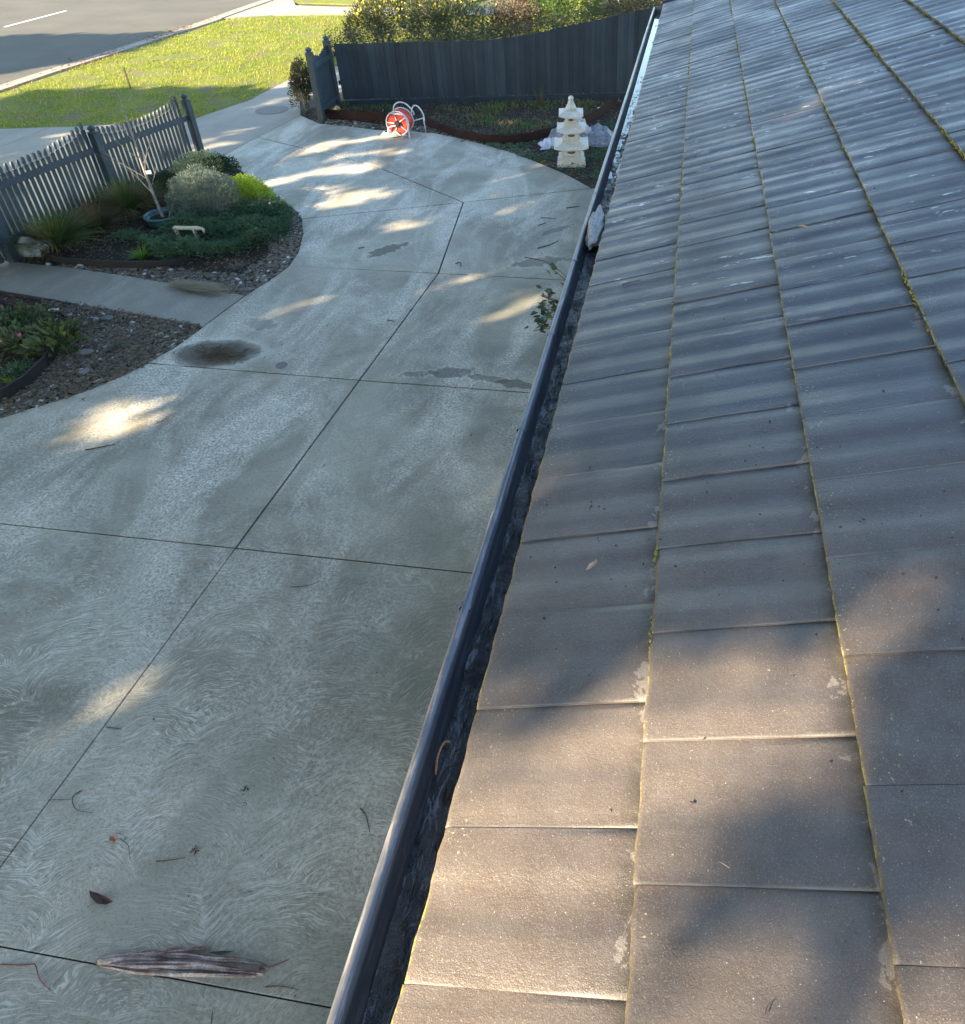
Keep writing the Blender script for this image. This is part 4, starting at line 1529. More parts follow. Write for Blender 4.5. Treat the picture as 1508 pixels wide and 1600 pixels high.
tier(.15, .27, .135, .285, .135, .415, .045, .074)
tier(.415, .53, .112, .235, .108, .665, .045, .064)
tier(.665, .765, .088, .20, .084, .88, .04, .052)
mb = MB()
mb.lathe((pg0.x, pg0.y, .88), [(.085, 0), (.088, .02), (.075, .035), (.07, .04), (.072, .055), (.055, .075), (.05, .08), (.052, .095), (.038, .115), (.03, .12), (.04, .135), (.045, .155), (.04, .175), (.02, .195), (.003, .2)], 18)
mb.build('finial', M['cast'], pag, smooth=True)


# crumpled plastic heap behind it
def sheet(c, sx, sy, h, mat, seed, rz=0, n=20, name='plastic_sheet', parent=None):
    mb = MB()
    vs, fs = [], []
    cz, sz = math.cos(rz), math.sin(rz)
    for i in range(n + 1):
        for j in range(n + 1):
            x, y = (i / n - .5), (j / n - .5)
            r_ = max(abs(x), abs(y)) * 2
            k = noise.noise(Vector((x * 3, y * 3, seed))) * .3
            z = h * max(0, (1 - r_ ** 2)) * (.75 + .8 * abs(noise.noise(Vector((x * 5 + seed, y * 5, seed))))) + .05 * h * abs(noise.noise(Vector((x * 14, y * 14, seed * 2)))) * 6 * (1 - r_ * .5)
            X, Y = x * sx * (1 + k), y * sy * (1 + k)
            vs.append((c.x + X * cz - Y * sz, c.y + X * sz + Y * cz, c.z + .01 + z))
    for i in range(n):
        for j in range(n):
            a = i * (n + 1) + j
            fs.append((a, a + n + 1, a + n + 2, a + 1))
    mb.add(vs, fs)
    return mb.build(name, mat, parent, loc=None if parent else c)


hp = G(918, 222)
heap = empty('plastic_heap', hp, 'crumpled white and grey plastic sheets heaped behind the stone pagoda', 'plastic sheeting')
sheet(G(925, 222), .95, .6, .28, M['plastic2'], 3, .2, 26, 'grey_sheet', heap)
sheet(G(908, 218, .05), .40, .45, .36, M['plastic'], 7, .5, 22, 'white_sheet', heap)
sheet(G(862, 229), .42, .35, .14, M['plastic'], 9, .3, 20, 'white_sheet', heap)
sheet(G(878, 220), .42, .4, .26, M['plastic2'], 12, 1.0, 22, 'grey_sheet', heap)

# ------------------------------------------------------------------ hose reel
hc = G(625, 213)
reel = empty('hose_reel', hc, 'white tube hose reel wound with red hose at the far end of the driveway', 'hose reel')
ax = (Vector((CAM.x, CAM.y, 0)) - Vector((hc.x, hc.y, 0))).normalized()
ax = (Matrix.Rotation(R(-22), 3, 'Z') @ ax)
sdv = Vector((-ax.y, ax.x, 0))                    # to the right seen from the camera
Z = Vector((0, 0, 1))
hub = hc + Z * .24 - ax * .10


def circ(c, r_, n=28, a=None):
    a = a or ax
    return [c + sdv * (math.cos(2 * PI * k / n) * r_) + Z * (math.sin(2 * PI * k / n) * r_) for k in range(n)]


for off, nm in ((.13, 'front'), (-.13, 'rear')):
    mb = MB()
    mb.tube(circ(hub + ax * off, .215), .012, 8, closed=True)
    fl = mb.build('flange', M['tube'], reel, smooth=True)
    for k in range(5):
        a = PI / 2 + 2 * PI * k / 5 + .25
        mb = MB()
        mb.tube([hub + ax * off, hub + ax * off + (sdv * math.cos(a) + Z * math.sin(a)) * .215], [.012, .009], 6)
        mb.build('spoke', M['tube'], fl)
mb = MB()
mb.lathe(hub - ax * .12, [(.06, 0), (.2, .001), (.205, .03), (.195, .06), (.205, .09), (.195, .12), (.205, .15), (.197, .18), (.203, .21), (.2, .239), (.06, .24)], 30, axis=ax)
mb.build('hose_roll', M['red'], reel, smooth=False)
mb = MB()
mb.lathe(hub + ax * .12, [(.055, 0), (.055, .04), (.045, .055), (.001, .056)], 18, axis=ax)
mb.build('hub', M['black'], reel)
# stand: inverted U on the near side, raked legs, carrying handle behind
mb = MB()
f0 = hub + ax * .17
mb.tube(smoothpath([f0 + sdv * .235 - Z * .24 + ax * .05, f0 + sdv * .205 + Z * .02, f0 + sdv * .17 + Z * .15, f0 + sdv * .08 + Z * .18, f0 - ax * .06 - sdv * .1 + Z * .17], 4), .013, 8)
mb.build('frame_leg', M['tube'], reel, smooth=True)
mb = MB()
mb.tube(smoothpath([f0 - sdv * .17 - Z * .20 + ax * .03, f0 - sdv * .18 - Z * .10, f0 - sdv * .13 - Z * .05, f0 - sdv * .02 - Z * .03], 4), .013, 8)
mb.build('frame_leg', M['tube'], reel, smooth=True)
mb = MB()
mb.tube([f0 - sdv * .15 - Z * .20, f0 - Z * .13 - sdv * .05, f0 + sdv * .03 - Z * .2, f0 + sdv * .16 - Z * .2], .014, 8)
mb.build('frame_foot', M['tube'], reel, smooth=True)
b0 = hub - ax * .17
for o_, hh, ww in ((0.0, .30, .20), (.28, .25, .12)):
    mb = MB()
    c_ = b0 + sdv * o_
    mb.tube(smoothpath([c_ + sdv * (-ww * .8) + Z * .05, c_ - sdv * ww * .75 + Z * (hh - .08), c_ - sdv * ww * .2 + Z * hh, c_ + sdv * ww * .5 + Z * (hh - .03), c_ + sdv * ww * 1.05 + Z * (hh - .15), c_ + sdv * ww * 1.15 + Z * (-.02 if o_ else .08)], 4), .014, 8)
    mb.build('frame_hoop', M['tube'], reel, smooth=True)
mb = MB()
mb.tube([b0 + sdv * .13 - Z * .05, b0 + sdv * .4 + Z * .03], .012, 8)
mb.tube([b0 + sdv * .40 + Z * .03, b0 + sdv * .42 - Z * .24], .012, 8)
mb.tube([b0 + sdv * .10 - Z * .24, b0 + sdv * .12 + Z * .1], .012, 8)
mb.build('frame_brace', M['tube'], reel, smooth=True)
cc_ = G(613, 212)
mb = MB()
pts = []
for k in range(120):
    a = k * 2 * PI / 20
    r_ = .19 - .003 * (k // 20) * 3 + .006 * math.sin(k * 1.3)
    pts.append(cc_ + Vector((math.cos(a) * r_, math.sin(a) * r_ * .8, .014 + .010 * (k / 20))))
mb.tube(pts, .013, 6)
tag(mb.build('hose_coil', M['hose'], loc=cc_, smooth=True), 'flat coil of pale hose on the driveway in front of the red reel', 'hose')

# ------------------------------------------------------------------ house with its tiled roof and gutter
YE = 11.95
house = empty('house', (.5, 5, 0), 'low house eave with brown grey concrete tile roof and dark gutter along the driveway', 'house')
mb = MB()
mb.box((.55, (YE - 4) / 2 + .1, 1.16), (.11, YE + 4 - .2, 2.32))
mb.build('wall', M['wallm'], house)
mb = MB()
mb.box((.012, (YE - 4) / 2, EAVE - .115), (.02, YE + 4, .18))
mb.build('fascia', M['fascia'], house)
mb = MB()
mb.box((.26, (YE - 4) / 2, EAVE - .20), (.47, YE + 4, .01))
mb.build('soffit', M['wallm'], house)
roof = MB()
NC = 12
r0 = Vector((0.06, -4, EAVE)) + NRM * -.062
r1 = r0 + UP * (NC * EXP)
roof.add([r0, (r0.x, YE, r0.z), (r1.x, YE, r1.z), r1, (2 * r1.x, -4, r0.z), (2 * r1.x, YE, r0.z)], [(0, 3, 2, 1), (3, 4, 5, 2)])
roofo = roof.build('roof', M['ridge'], house)
TT = .027


def tile_mesh(seed):
    mb = MB()
    nu, nv = 2, 16
    L = EXP + .03
    vs, fs = [], []
    w = TW - .0012
    r4 = random.Random(seed)
    am, ph = r4.uniform(.7, 1.6), r4.uniform(-.45, .45)

    def z(u, v):
        b = -TT * u / EXP - .001
        wv = am * (.0026 * math.cos(2 * PI * 2 * v / TW + PI + ph) + .0016 * math.cos(2 * PI * v / TW)) + .0008 * math.sin(2 * PI * 5 * v / TW + seed)
        lip = -.0025 * max(0, 1 - u / .02) - (.0008 if v < .002 else 0)
        stp = -.0022 * (v / TW)
        return b + wv + lip + stp
    us = [0, .012, .5 * EXP, L]
    for u in us:
        for j in range(nv + 1):
            v = w * j / nv
            uu = u
            if u == 0:
                uu = .0012 * math.sin(j * 1.9 + seed) + r4.uniform(-.0008, .0008)
            vs.append((uu, v, z(u, v)))
    n = nv + 1
    for i in range(len(us) - 1):
        for j in range(nv):
            fs.append((i * n + j, (i + 1) * n + j, (i + 1) * n + j + 1, i * n + j + 1))
    o = len(vs)
    for j in range(n):
        vs.append((vs[j][0] + .002, vs[j][1], vs[j][2] - TT + .004))
    for j in range(nv):
        fs.append((j, j + 1, o + j + 1, o + j))
    o = len(vs)
    for sd2 in (0, nv):
        a, b = vs[sd2], vs[(len(us) - 1) * n + sd2]
        k = len(vs)
        vs.append((a[0], a[1], a[2] - .014))
        vs.append((b[0], b[1], b[2] - .014))
        fs.append((sd2, (len(us) - 2) * n + sd2 + n, k + 1, k) if sd2 else (sd2, k, k + 1, (len(us) - 1) * n))
    mb.add(vs, fs)
    me = bpy.data.meshes.new('tile')
    me.from_pydata(mb.v, [], mb.f)
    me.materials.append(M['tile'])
    me.polygons.foreach_set('use_smooth', [i < 48 for i in range(len(me.polygons))])
    me.update()
    return me


tmesh = [tile_mesh(s_) for s_ in range(12)]
r5 = random.Random(77)
rest = MB()
PH = [0, .603, .1927, .70, .25, .72, .2, .65, .1, .6, .2, .7]
RM = Matrix((UP, Vector((0, 1, 0)), NRM)).transposed()
cands = []
for k in range(NC):
    y0 = PH[k] * TW
    j = -13
    while True:
        y = y0 + j * TW
        j += 1
        if y > YE - TW * .6:
            break
        if y < -3.9:
            continue
        o = Vector((0, y, EAVE)) + UP * (k * EXP)
        cands.append((k, o))
vis = []
for k, o in cands:
    pts = [proj(o + UP * a + Vector((0, b, 0))) for a in (0, EXP) for b in (0, TW)]
    pts = [q_ for q_ in pts if q_[0] > -9000]
    if not pts:
        vis.append(0)
        continue
    x0, x1 = max(0, min(p_[0] for p_ in pts)), min(1508, max(p_[0] for p_ in pts))
    y0, y1 = max(0, min(p_[1] for p_ in pts)), min(1600, max(p_[1] for p_ in pts))
    vis.append(max(0, x1 - x0) * max(0, y1 - y0))
order = sorted(range(len(cands)), key=lambda i: -vis[i])
solo = set(i for i in order[:300] if vis[i] > 0)
for i, (k, o) in enumerate(cands):
    me = tmesh[r5.randrange(12)]
    jit = Matrix.Rotation(r5.gauss(0, .003), 3, 'Z') @ Matrix.Rotation(r5.gauss(0, .0045), 3, 'X')
    rot = RM @ jit
    pos = o + NRM * r5.gauss(0, .0008) + UP * r5.gauss(0, .0012)
    if i in solo:
        ob2 = bpy.data.objects.new('tile', me)
        col.objects.link(ob2)
        ob2.parent = roofo
        ob2.location = pos - wloc(roofo)
        ob2.rotation_euler = rot.to_euler()
    else:
        rest.add([pos + rot @ v.co for v in me.vertices], [tuple(p_.vertices) for p_ in me.polygons])
# joined remainder keeps plain material coordinates
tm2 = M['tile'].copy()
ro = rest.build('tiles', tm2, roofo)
ro['kind'] = 'stuff'
# verge at the far end
mb = MB()
a = Vector((-.01, YE + .03, EAVE)) + NRM * -.03
b = a + UP * (NC * EXP)
mb.box((a + b) / 2, ((b - a).length, .06, .10), frame=(UP, Vector((0, 1, 0)), NRM))
mb.build('verge', M['ridge'], house)

# gutter: one folded steel profile
GXO, GZO = -.1263, EAVE - .0357
gp = []
for k in range(11):                                # rolled outer bead
    a = R(-60) + R(300) * k / 10
    gp.append((GXO + .0105 * -math.cos(a - R(0)), GZO - .010 + .0105 * math.sin(a)))
bead = [(GXO + .003 + .013 * math.cos(R(a)), GZO - .010 + .012 * math.sin(R(a))) for a in (-60, -30, -5, 20, 42, 64, 86, 108, 130, 152, 174, 198, 224, 255)]
outer = [(GXO + .006, GZO - .03), (GXO + .012, GZO - .05), (GXO + .024, GZO - .065), (GXO + .036, GZO - .085), (GXO + .048, GZO - .10), (-.002, GZO - .10), (-.002, EAVE - .06), (-.0005, EAVE - .06)]
inner = [(-.004, EAVE - .06), (-.004, GZO - .0975), (GXO + .052, GZO - .0975), (GXO + .040, GZO - .080), (GXO + .028, GZO - .060), (GXO + .020, GZO - .045), (GXO + .018, GZO - .032), (GXO + .012, GZO - .026)]
prof = bead + outer + inner
mb = MB()
ysec = [-3.9 + i * .5 for i in range(int((11.85 + 3.9) / .5) + 1)] + [11.85]
r6 = random.Random(3)
vs, fs = [], []
n = len(prof)
for yy in ysec:
    wx, wz = .0025 * math.sin(yy * 1.1) + r6.uniform(-.001, .001), .002 * math.sin(yy * .8 + 1)
    vs += [(x + (wx if x < -.05 else 0), yy, z_ + (wz if x < -.05 else 0)) for x, z_ in prof]
for i in range(len(ysec) - 1):
    for k in range(n):
        fs.append((i * n + k, (i + 1) * n + k, (i + 1) * n + (k + 1) % n, i * n + (k + 1) % n))
mb.add(vs, fs)
gut = mb.build('gutter', M['gutter'], house, smooth=True)
me = gut.data
me.polygons.foreach_set('use_smooth', [True] * len(me.polygons))
md = gut.modifiers.new('e', 'EDGE_SPLIT')
md.split_angle = R(40)
mb = MB()
mb.add([(GXO - .012, 11.855, GZO), (-.002, 11.855, GZO + .01), (-.002, 11.855, GZO - .1), (GXO + .0, 11.855, GZO - .1), (GXO - .012, 11.862, GZO), (-.002, 11.862, GZO + .01), (-.002, 11.862, GZO - .1), (GXO + .0, 11.862, GZO - .1)], [(0, 1, 2, 3), (7, 6, 5, 4), (0, 4, 5, 1), (3, 2, 6, 7)])
mb.build('gutter_end', M['gutter'], gut)


def gy(py):
    """distance along the gutter bead of photo row py"""
    lo, hi = -1.5, 12
    for _ in range(40):
        m_ = (lo + hi) / 2
        if proj((GXO, m_, GZO))[1] > py:
            lo = m_
        else:
            hi = m_
    return lo


def clip(yy, w=.02, mat='gutter'):
    mb = MB()
    pr = [(GXO + .004 + .0175 * math.cos(R(a)), GZO - .010 + .0145 * math.sin(R(a))) for a in (-60, -30, 0, 45, 90, 135, 180, 225, 250)]
    vs, fs = [], []
    for y_ in (yy - w / 2, yy + w / 2):
        vs += [(x, y_, z_) for x, z_ in pr]
    m_ = len(pr)
    for k in range(m_ - 1):
        fs.append((k, k + 1, m_ + k + 1, m_ + k))
    mb.add(vs, fs)
    return mb.build('gutter_clip', M[mat], gut)


for py_ in (668, 520, 945, 405, 300):
    clip(gy(py_))
# silicone squiggle across the joint
ys_ = gy(1106)
mb = MB()
mb.tube([(GXO - .012, ys_ + .012, GZO - .022), (GXO - .006, ys_ + .004, GZO - .003), (GXO + .002, ys_ + .001, GZO + .0015), (GXO + .010, ys_, GZO - .008), (GXO + .011, ys_ - .006, GZO - .02), (GXO + .008, ys_ - .014, GZO - .03), (GXO + .012, ys_ - .02, GZO - .036)], .0016, 6)
mb.build('sealant_bead', M['silicone'], gut)

# sludge and water in the gutter
mb = MB()
ny, nx = 520, 7
vs, fs = [], []
zb = GZO - .097
for i in range(ny + 1):
    yy = -1.2 + (11.8 + 1.2) * i / ny
    for j in range(nx + 1):
        x = GXO + .040 + (-.006 - GXO - .040) * j / nx
        a = noise.noise(Vector((x * 22, yy * 5.5, 1))) * .5 + noise.noise(Vector((x * 60, yy * 18, 4))) * .35
        wet = max(0, min(1, (yy - 5.6) / 1.5))
        h = .020 + .024 * a + .006 * (1 - wet) * (j / nx)
        if wet > 0:
            h = h * (1 - wet) + wet * (.016 + .016 * a + .004 * noise.noise(Vector((x * 9, yy * 1.7, 9))))
        vs.append((x, yy, zb + max(.003, h)))
for i in range(ny):
    for j in range(nx):
        a = i * (nx + 1) + j
        fs.append((a, a + 1, a + nx + 2, a + nx + 1))
mb.add(vs, fs)
sl = mb.build('sludge', M['sludge'], smooth=True)
tag(sl, 'wet black leaf sludge lying along the bottom of the gutter', 'sludge', kind='stuff')
mb = MB()
mb.add([(GXO + .040, 4.9, zb + .0205), (-.005, 4.9, zb + .0205), (-.005, 11.8, zb + .0205), (GXO + .040, 11.8, zb + .0205)], [(0, 1, 2, 3)])
tag(mb.build('gutter_water', M['water']), kind='structure')
mb = MB()
r6 = random.Random(15)
for i in range(420):
    yy = r6.uniform(-.6, 8)
    x = r6.uniform(-.07, -.012)
    an = PI / 2 + r6.gauss(0, .5)
    random.seed(i)
    mb.leaf((x, yy, zb + .026 + r6.uniform(-.006, .006)), (math.cos(an), math.sin(an), r6.uniform(-.1, .12)), r6.uniform(.02, .06), .006, 0, .05, roll=(0, .3, 1))
tag(mb.build('gutter_leaves', M['rotleaf']), 'decaying leaf fragments scattered on the gutter sludge', 'leaf litter', kind='stuff')
# bark strip in the gutter
yy = gy(1150)
mb = MB()
mb.tube(smoothpath([(GXO + .062, yy + .03, zb + .03), (GXO + .048, yy + .02, zb + .045), (GXO + .042, yy - .02, zb + .045), (GXO + .046, yy - .06, zb + .03)], 4), [.001] + [.003] * 11 + [.001], 5)
tag(mb.build('bark_curl', M['orange'], loc=(GXO + .04, yy, zb + .05)), 'thin rust coloured curl of bark in the near part of the gutter', 'bark')
# bag stuffed in the gutter
yb0, yb1 = gy(375), gy(330)
bc = Vector((-.06, (yb0 + yb1) / 2, zb + .075))
mb = MB()
vs0, fs0 = ico(4)
out = []
for v in vs0:
    k = 1 + .30 * noise.noise(Vector(v) * 2.2 + Vector((3, 1, 5))) + .12 * noise.noise(Vector(v) * 6)
    x, y, z_ = v[0] * .05 * k, v[1] * (yb1 - yb0) * .55 * k, v[2] * .07 * k
    if v[1] > .5:
        x *= 1 - (v[1] - .5) * .9
        z_ = z_ * (1 - (v[1] - .5) * .6) + (v[1] - .5) * .07
    out.append(bc + Vector((x, y, z_)))
mb.add(out, fs0)
tag(mb.build('crumpled_bag', M['bag'], loc=bc, smooth=True), 'pale grey crumpled bag stuffed into the far part of the gutter', 'bag')

# ------------------------------------------------------------------ small things on the driveway
def twig(pts, r_, label, mat='stick', name='twig', cat='twig', on='g', z=.004):
    P3 = [(G(x, y, z) if on == 'g' else RF(x, y, z)) for x, y in pts]
    mb = MB()
    sp2 = smoothpath(P3, 4)
    n_ = len(sp2)
    mb.tube(sp2, [r_ * (1 - .6 * i / n_) for i in range(n_)], 5)
    return tag(mb.build(name, M[mat], loc=P3[0]), label, cat)


def fallen_leaf(pts, label, mat='deadleaf', on='g', lift=.012, name='dead_leaf', cat='leaf'):
    """curled leaf blade through an outline: root, side, tip, side"""
    mb = MB()
    P3 = [(G(x, y, .003) if on == 'g' else RF(x, y, .003)) for x, y in pts]
    nrm = Vector((0, 0, 1)) if on == 'g' else NRM
    n_ = len(P3)
    ctr = sum(P3, Vector()) / n_
    vs = [p_ + nrm * (lift * (.4 + .6 * math.sin(i * 2.1) ** 2)) for i, p_ in enumerate(P3)] + [ctr + nrm * lift * .25]
    vs += [v - nrm * .0012 for v in vs]
    fs = [(i, (i + 1) % n_, n_) for i in range(n_)] + [((i + 1) % n_ + n_ + 1, i + n_ + 1, 2 * n_ + 1) for i in range(n_)]
    fs += [(i, n_ + 1 + i, n_ + 1 + (i + 1) % n_, (i + 1) % n_) for i in range(n_)]
    mb.add(vs, fs)
    return tag(mb.build(name, M[mat], loc=ctr), label, cat)


# long strip of shed bark
bk = empty('bark_strip', G(230, 1502), 'long peeled strip of pinkish brown gum bark split into fingers on the driveway', 'bark')


def barkpiece(path, wid, seed, thick=.012):
    P3 = smoothpath([G(x, y, .012) for x, y in path], 6)
    n_ = len(P3)
    vs, fs = [], []
    m_ = 9
    for i, p_ in enumerate(P3):
        tt = i / (n_ - 1)
        t_ = (P3[min(i + 1, n_ - 1)] - P3[max(i - 1, 0)]).normalized()
        s_ = Vector((-t_.y, t_.x, 0))
        ww = wid * (min(1, tt * 5) ** .6) * (1 - .75 * tt ** 2.2)
        for j in range(m_):
            f_ = j / (m_ - 1) - .5
            z_ = (1 - (2 * f_) ** 2) * ww * .5 + .013 * noise.noise(Vector((i * .16, j * 1.9, seed))) + .004 * math.sin(j * 2.4 + seed)
            vs.append(p_ + s_ * (f_ * ww * (1 + .1 * noise.noise(Vector((i * .3, seed, 0))))) + Vector((0, 0, z_ - .008)))
    for i in range(n_ - 1):
        for j in range(m_ - 1):
            a = i * m_ + j
            fs.append((a, a + m_, a + m_ + 1, a + 1))
    mb = MB()
    mb.add(vs, fs)
    o = mb.build('bark_finger', M['paperbark'], bk, smooth=True)
    so = o.modifiers.new('s', 'SOLIDIFY')
    so.thickness = .003
    return o


barkpiece([(148, 1503), (190, 1508), (250, 1508), (310, 1508), (360, 1515), (412, 1521)], .046, 1)
barkpiece([(152, 1500), (200, 1494), (250, 1488), (290, 1483), (328, 1477)], .036, 2)
barkpiece([(235, 1490), (290, 1492), (340, 1497), (390, 1501), (420, 1511)], .030, 3)
barkpiece([(165, 1508), (215, 1516), (265, 1520), (320, 1522), (400, 1524)], .030, 4)
barkpiece([(150, 1502), (185, 1498), (225, 1499), (262, 1501)], .05, 5)
twig([(405, 1514), (425, 1510), (440, 1504), (452, 1499)], .004, 'red stem at the right tip of the shed bark strip', 'redstem', 'red_stem', 'stem')
fallen_leaf([(325, 1488), (345, 1492), (365, 1487), (348, 1486)], 'narrow grey green leaf behind the bark strip', 'camellia', lift=.004)
fallen_leaf([(140, 1392), (142, 1402), (152, 1413), (166, 1414), (178, 1410), (166, 1402), (156, 1397)], 'dark maroon curled leaf lying above the bark strip')
fallen_leaf([(172, 1308), (182, 1307), (186, 1312), (180, 1317), (172, 1315)], 'small orange brown seed pod on the driveway', 'orange', lift=.018, name='seed_pod', cat='seed pod')
twig([(187, 1310), (200, 1320), (203, 1342)], .0022, 'thin forked twig beside the orange seed pod')
twig([(244, 1346), (265, 1344), (290, 1340)], .003, 'straight dark twig left of the black seed cluster')
twig([(75, 1250), (112, 1249)], .002, 'short thin twig crossing the driveway joint at left')
twig([(128, 1235), (115, 1243), (114, 1256), (122, 1266), (145, 1270)], .003, 'curled dark tendril on the near driveway slab')
twig([(166, 1136), (190, 1139)], .0035, 'small dark stick beside the long driveway joint', )
twig([(455, 917), (480, 915), (500, 908)], .003, 'thin bent twig below the wide cross joint')
twig([(133, 703), (160, 698), (180, 694)], .006, 'dark twig below the bright sun fleck on the driveway')
twig([(245, 660), (256, 656), (261, 650)], .005, 'small brown twig lying in the bright sun fleck', 'orange')
twig([(563, 1263), (572, 1275), (578, 1300)], .0045, 'curved dark stick near the gutter on the near slab')
twig([(0, 1507), (40, 1508), (55, 1507), (62, 1530), (80, 1548)], .0035, 'long bent reddish twig at the lower left corner', 'redstem')
twig([(415, 1542), (440, 1541), (468, 1547)], .0032, 'thin dark twig right of the bark strip')
twig([(330, 1600), (332, 1580)], .003, 'short upright looking twig at the bottom of the driveway')
twig([(840, 388), (860, 382), (872, 376)], .008, 'dark stick on the driveway near the gutter beyond the wall plant')
twig([(885, 325), (905, 322)], .008, 'short stick at the gutter side of the far driveway')
twig([(845, 340), (868, 341)], .006, 'thin stick on the driveway left of the gutter bag')
twig([(842, 352), (853, 348)], .006, 'tiny stick below the thin one near the gutter bag')
twig([(820, 402), (850, 408), (870, 420), (885, 432)], .007, 'long bare runner twig reaching from the wall plant', z=.3)
twig([(720, 222), (728, 218)], .008, 'small stick between the hose reel and the pagoda')
twig([(712, 412), (719, 410), (720, 416)], .008, 'hooked dark twig in the middle of the far driveway')
twig([(560, 388), (570, 386)], .007, 'small dark twig left of the long damp stain')
twig([(605, 500), (618, 502)], .006, 'small dark twig above the puddle streak')


def seedclump(px, py, r_, n_, label, mat='deadleaf'):
    c = G(px, py, .004)
    mb = MB()
    r7 = random.Random(int(px))
    for i in range(n_):
        random.seed(int(px) + i)
        q0 = c + Vector((r7.gauss(0, r_ * .4), r7.gauss(0, r_ * .4), r7.uniform(0, .008)))
        if i % 3 == 0:
            mb.rock(q0, (r_ * .5, r_ * .35, r_ * .3), i, 1, 0, .2, r7.uniform(0, 3))
        else:
            mb.leaf(q0, (r7.uniform(-1, 1), r7.uniform(-1, 1), .2), r_ * r7.uniform(.6, 1.2), r_ * .3)
    return tag(mb.build('seed_cluster', M[mat], loc=c), label, 'seed cluster')


seedclump(303, 1330, .022, 18, 'black seed cluster in the middle of the near slab')
seedclump(385, 1232, .022, 14, 'dark seed cluster above the other one on the near slab')
seedclump(384, 1254, .013, 8, 'small dark seed husk just below the upper seed cluster')
seedclump(486, 1189, .012, 8, 'dark husk with a short stalk near the gutter side')
seedclump(341, 1352, .009, 5, 'tiny black husk right of the middle seed cluster')
seedclump(130, 625, .03, 8, 'dark speck of leaf debris at the driveway rim beside the pebbles')
stone(434, 1352, (.016, .028, .014), 'small oval pale pebble on the near slab', 'white_stone', 30, 2, .1, .05)
stone(735, 680, (.03, .03, .015), 'small brown clod near the gutter on the middle slab', 'orange', 31, 2)

# debris specks over the slabs
mb = MB()
r7 = random.Random(101)
for i in range(420):
    x, y = r7.uniform(-6, 0), r7.uniform(-.5, 11)
    if not any(inpoly(x, y, s_) for s_ in slabs):
        continue
    sz_ = r7.uniform(.002, .006) * (1 + y * .06)
    mb.rock((x, y, sz_ * .3), (sz_ * 2, sz_ * r7.uniform(.8, 1.6), sz_), i, 1, 0, .3, r7.uniform(0, 3))
tag(mb.build('debris', M['deadleaf']), 'tiny dark crumbs of debris scattered over the driveway', 'debris', kind='stuff')


# damp stains with an outline of their own
def blob(pts, label, mat='wet', z=.0035, name='puddle', cat='damp patch'):
    P3 = [G(x, y) for x, y in pts]
    loop = smoothpath(P3 + [P3[0]], 5)[:-1]
    r8 = random.Random(len(pts) * 7 + int(pts[0][0]))
    n_ = len(loop)
    ctr = sum(loop, Vector()) / n_
    loop = [p_ + (p_ - ctr) * .38 * noise.noise(Vector((i * .6, pts[0][0], 0))) for i, p_ in enumerate(loop)]
    mb = MB()
    mb.prism([(p_.x, p_.y) for p_ in loop], -.004, z * .6)
    return tag(mb.build(name, M[mat], loc=ctr), label, cat)


M['wet'].node_tree.nodes['Principled BSDF'].inputs['Roughness'].default_value = .5
t = NT('thin film of damp', .6, .3)
p = t.pos()
t.color(t.mix(t.ramp(t.noise(p, 45, 4, .7), .35, .65), (.085, .088, .07), (.15, .152, .13)))
t.bump(t.noise(p, 60, 4, .7), .3, .004)
M['damp'] = t.mat
mb = MB()
r8 = random.Random(13)
for i in range(260):
    px_, py_ = 335 + r8.gauss(0, 26), 553 + r8.gauss(0, 7)
    c = G(px_, py_, .008 + r8.uniform(0, .02))
    an = r8.uniform(-.6, .6) + (0 if r8.random() < .7 else 1.4)
    random.seed(i)
    mb.leaf(c, (math.cos(an), math.sin(an), r8.uniform(-.05, .15)), r8.uniform(.05, .16), r8.uniform(.005, .014), 0, .05, roll=(0, .3, 1))
tag(mb.build('leaf_litter', M['litter'], loc=G(335, 553)), 'twigs and gum leaves collected on the oval damp patch', 'leaf litter', kind='stuff')
mb = MB()
r8 = random.Random(14)
for i in range(900):
    tt = r8.random()
    yk = 15.2 + 10.5 * tt
    x = -15.55 + r8.gauss(0, .25) + (.35 if yk > 18 else .2)
    an = r8.uniform(0, 2 * PI)
    if noise.noise(Vector((yk * .5, 3, 3))) < -.05 and r8.random() < .8:
        continue
    random.seed(i)
    mb.leaf((x, yk, -.02 + (.03 if x > -15.3 else 0)), (math.cos(an), math.sin(an), .15), r8.uniform(.06, .12), .05, roll=(0, .3, 1))
tag(mb.build('kerb_leaves', M['autumn']), 'brown fallen leaves gathered along the kerb', 'leaf litter', kind='stuff')

# ------------------------------------------------------------------ small things on the roof
fallen_leaf([(916, 892), (922, 884), (930, 880), (932, 875), (935, 880), (930, 886), (922, 890)], 'small tan curled leaf on the second last tile of the lowest course', 'tanleaf', 'r', .01)
fallen_leaf([(1245, 354), (1252, 357), (1262, 358), (1266, 356), (1256, 354)], 'pale leaf lying on the far part of the roof', 'tanleaf', 'r', .012)
twig([(1105, 1345), (1122, 1346), (1140, 1356)], .0016, 'thin pale curved twig on the near roof tile', 'tanleaf', on='r', z=-.012)
twig([(972, 445), (985, 441), (1002, 437)], .004, 'thin dark twig on the lowest tile course beyond the middle', on='r', z=-.006)
twig([(1195, 1585), (1199, 1572), (1204, 1566)], .0014, 'tiny curved dark stalk at the bottom of the roof', on='r', z=-.012)
twig([(1483, 1575), (1487, 1565), (1480, 1558)], .0014, 'tiny hooked stalk near the right bottom corner', on='r', z=-.012)
c = RF(1313, 823, -.004)
mb = MB()
mb.rock(c, (.008, .008, .006), 3, 2)
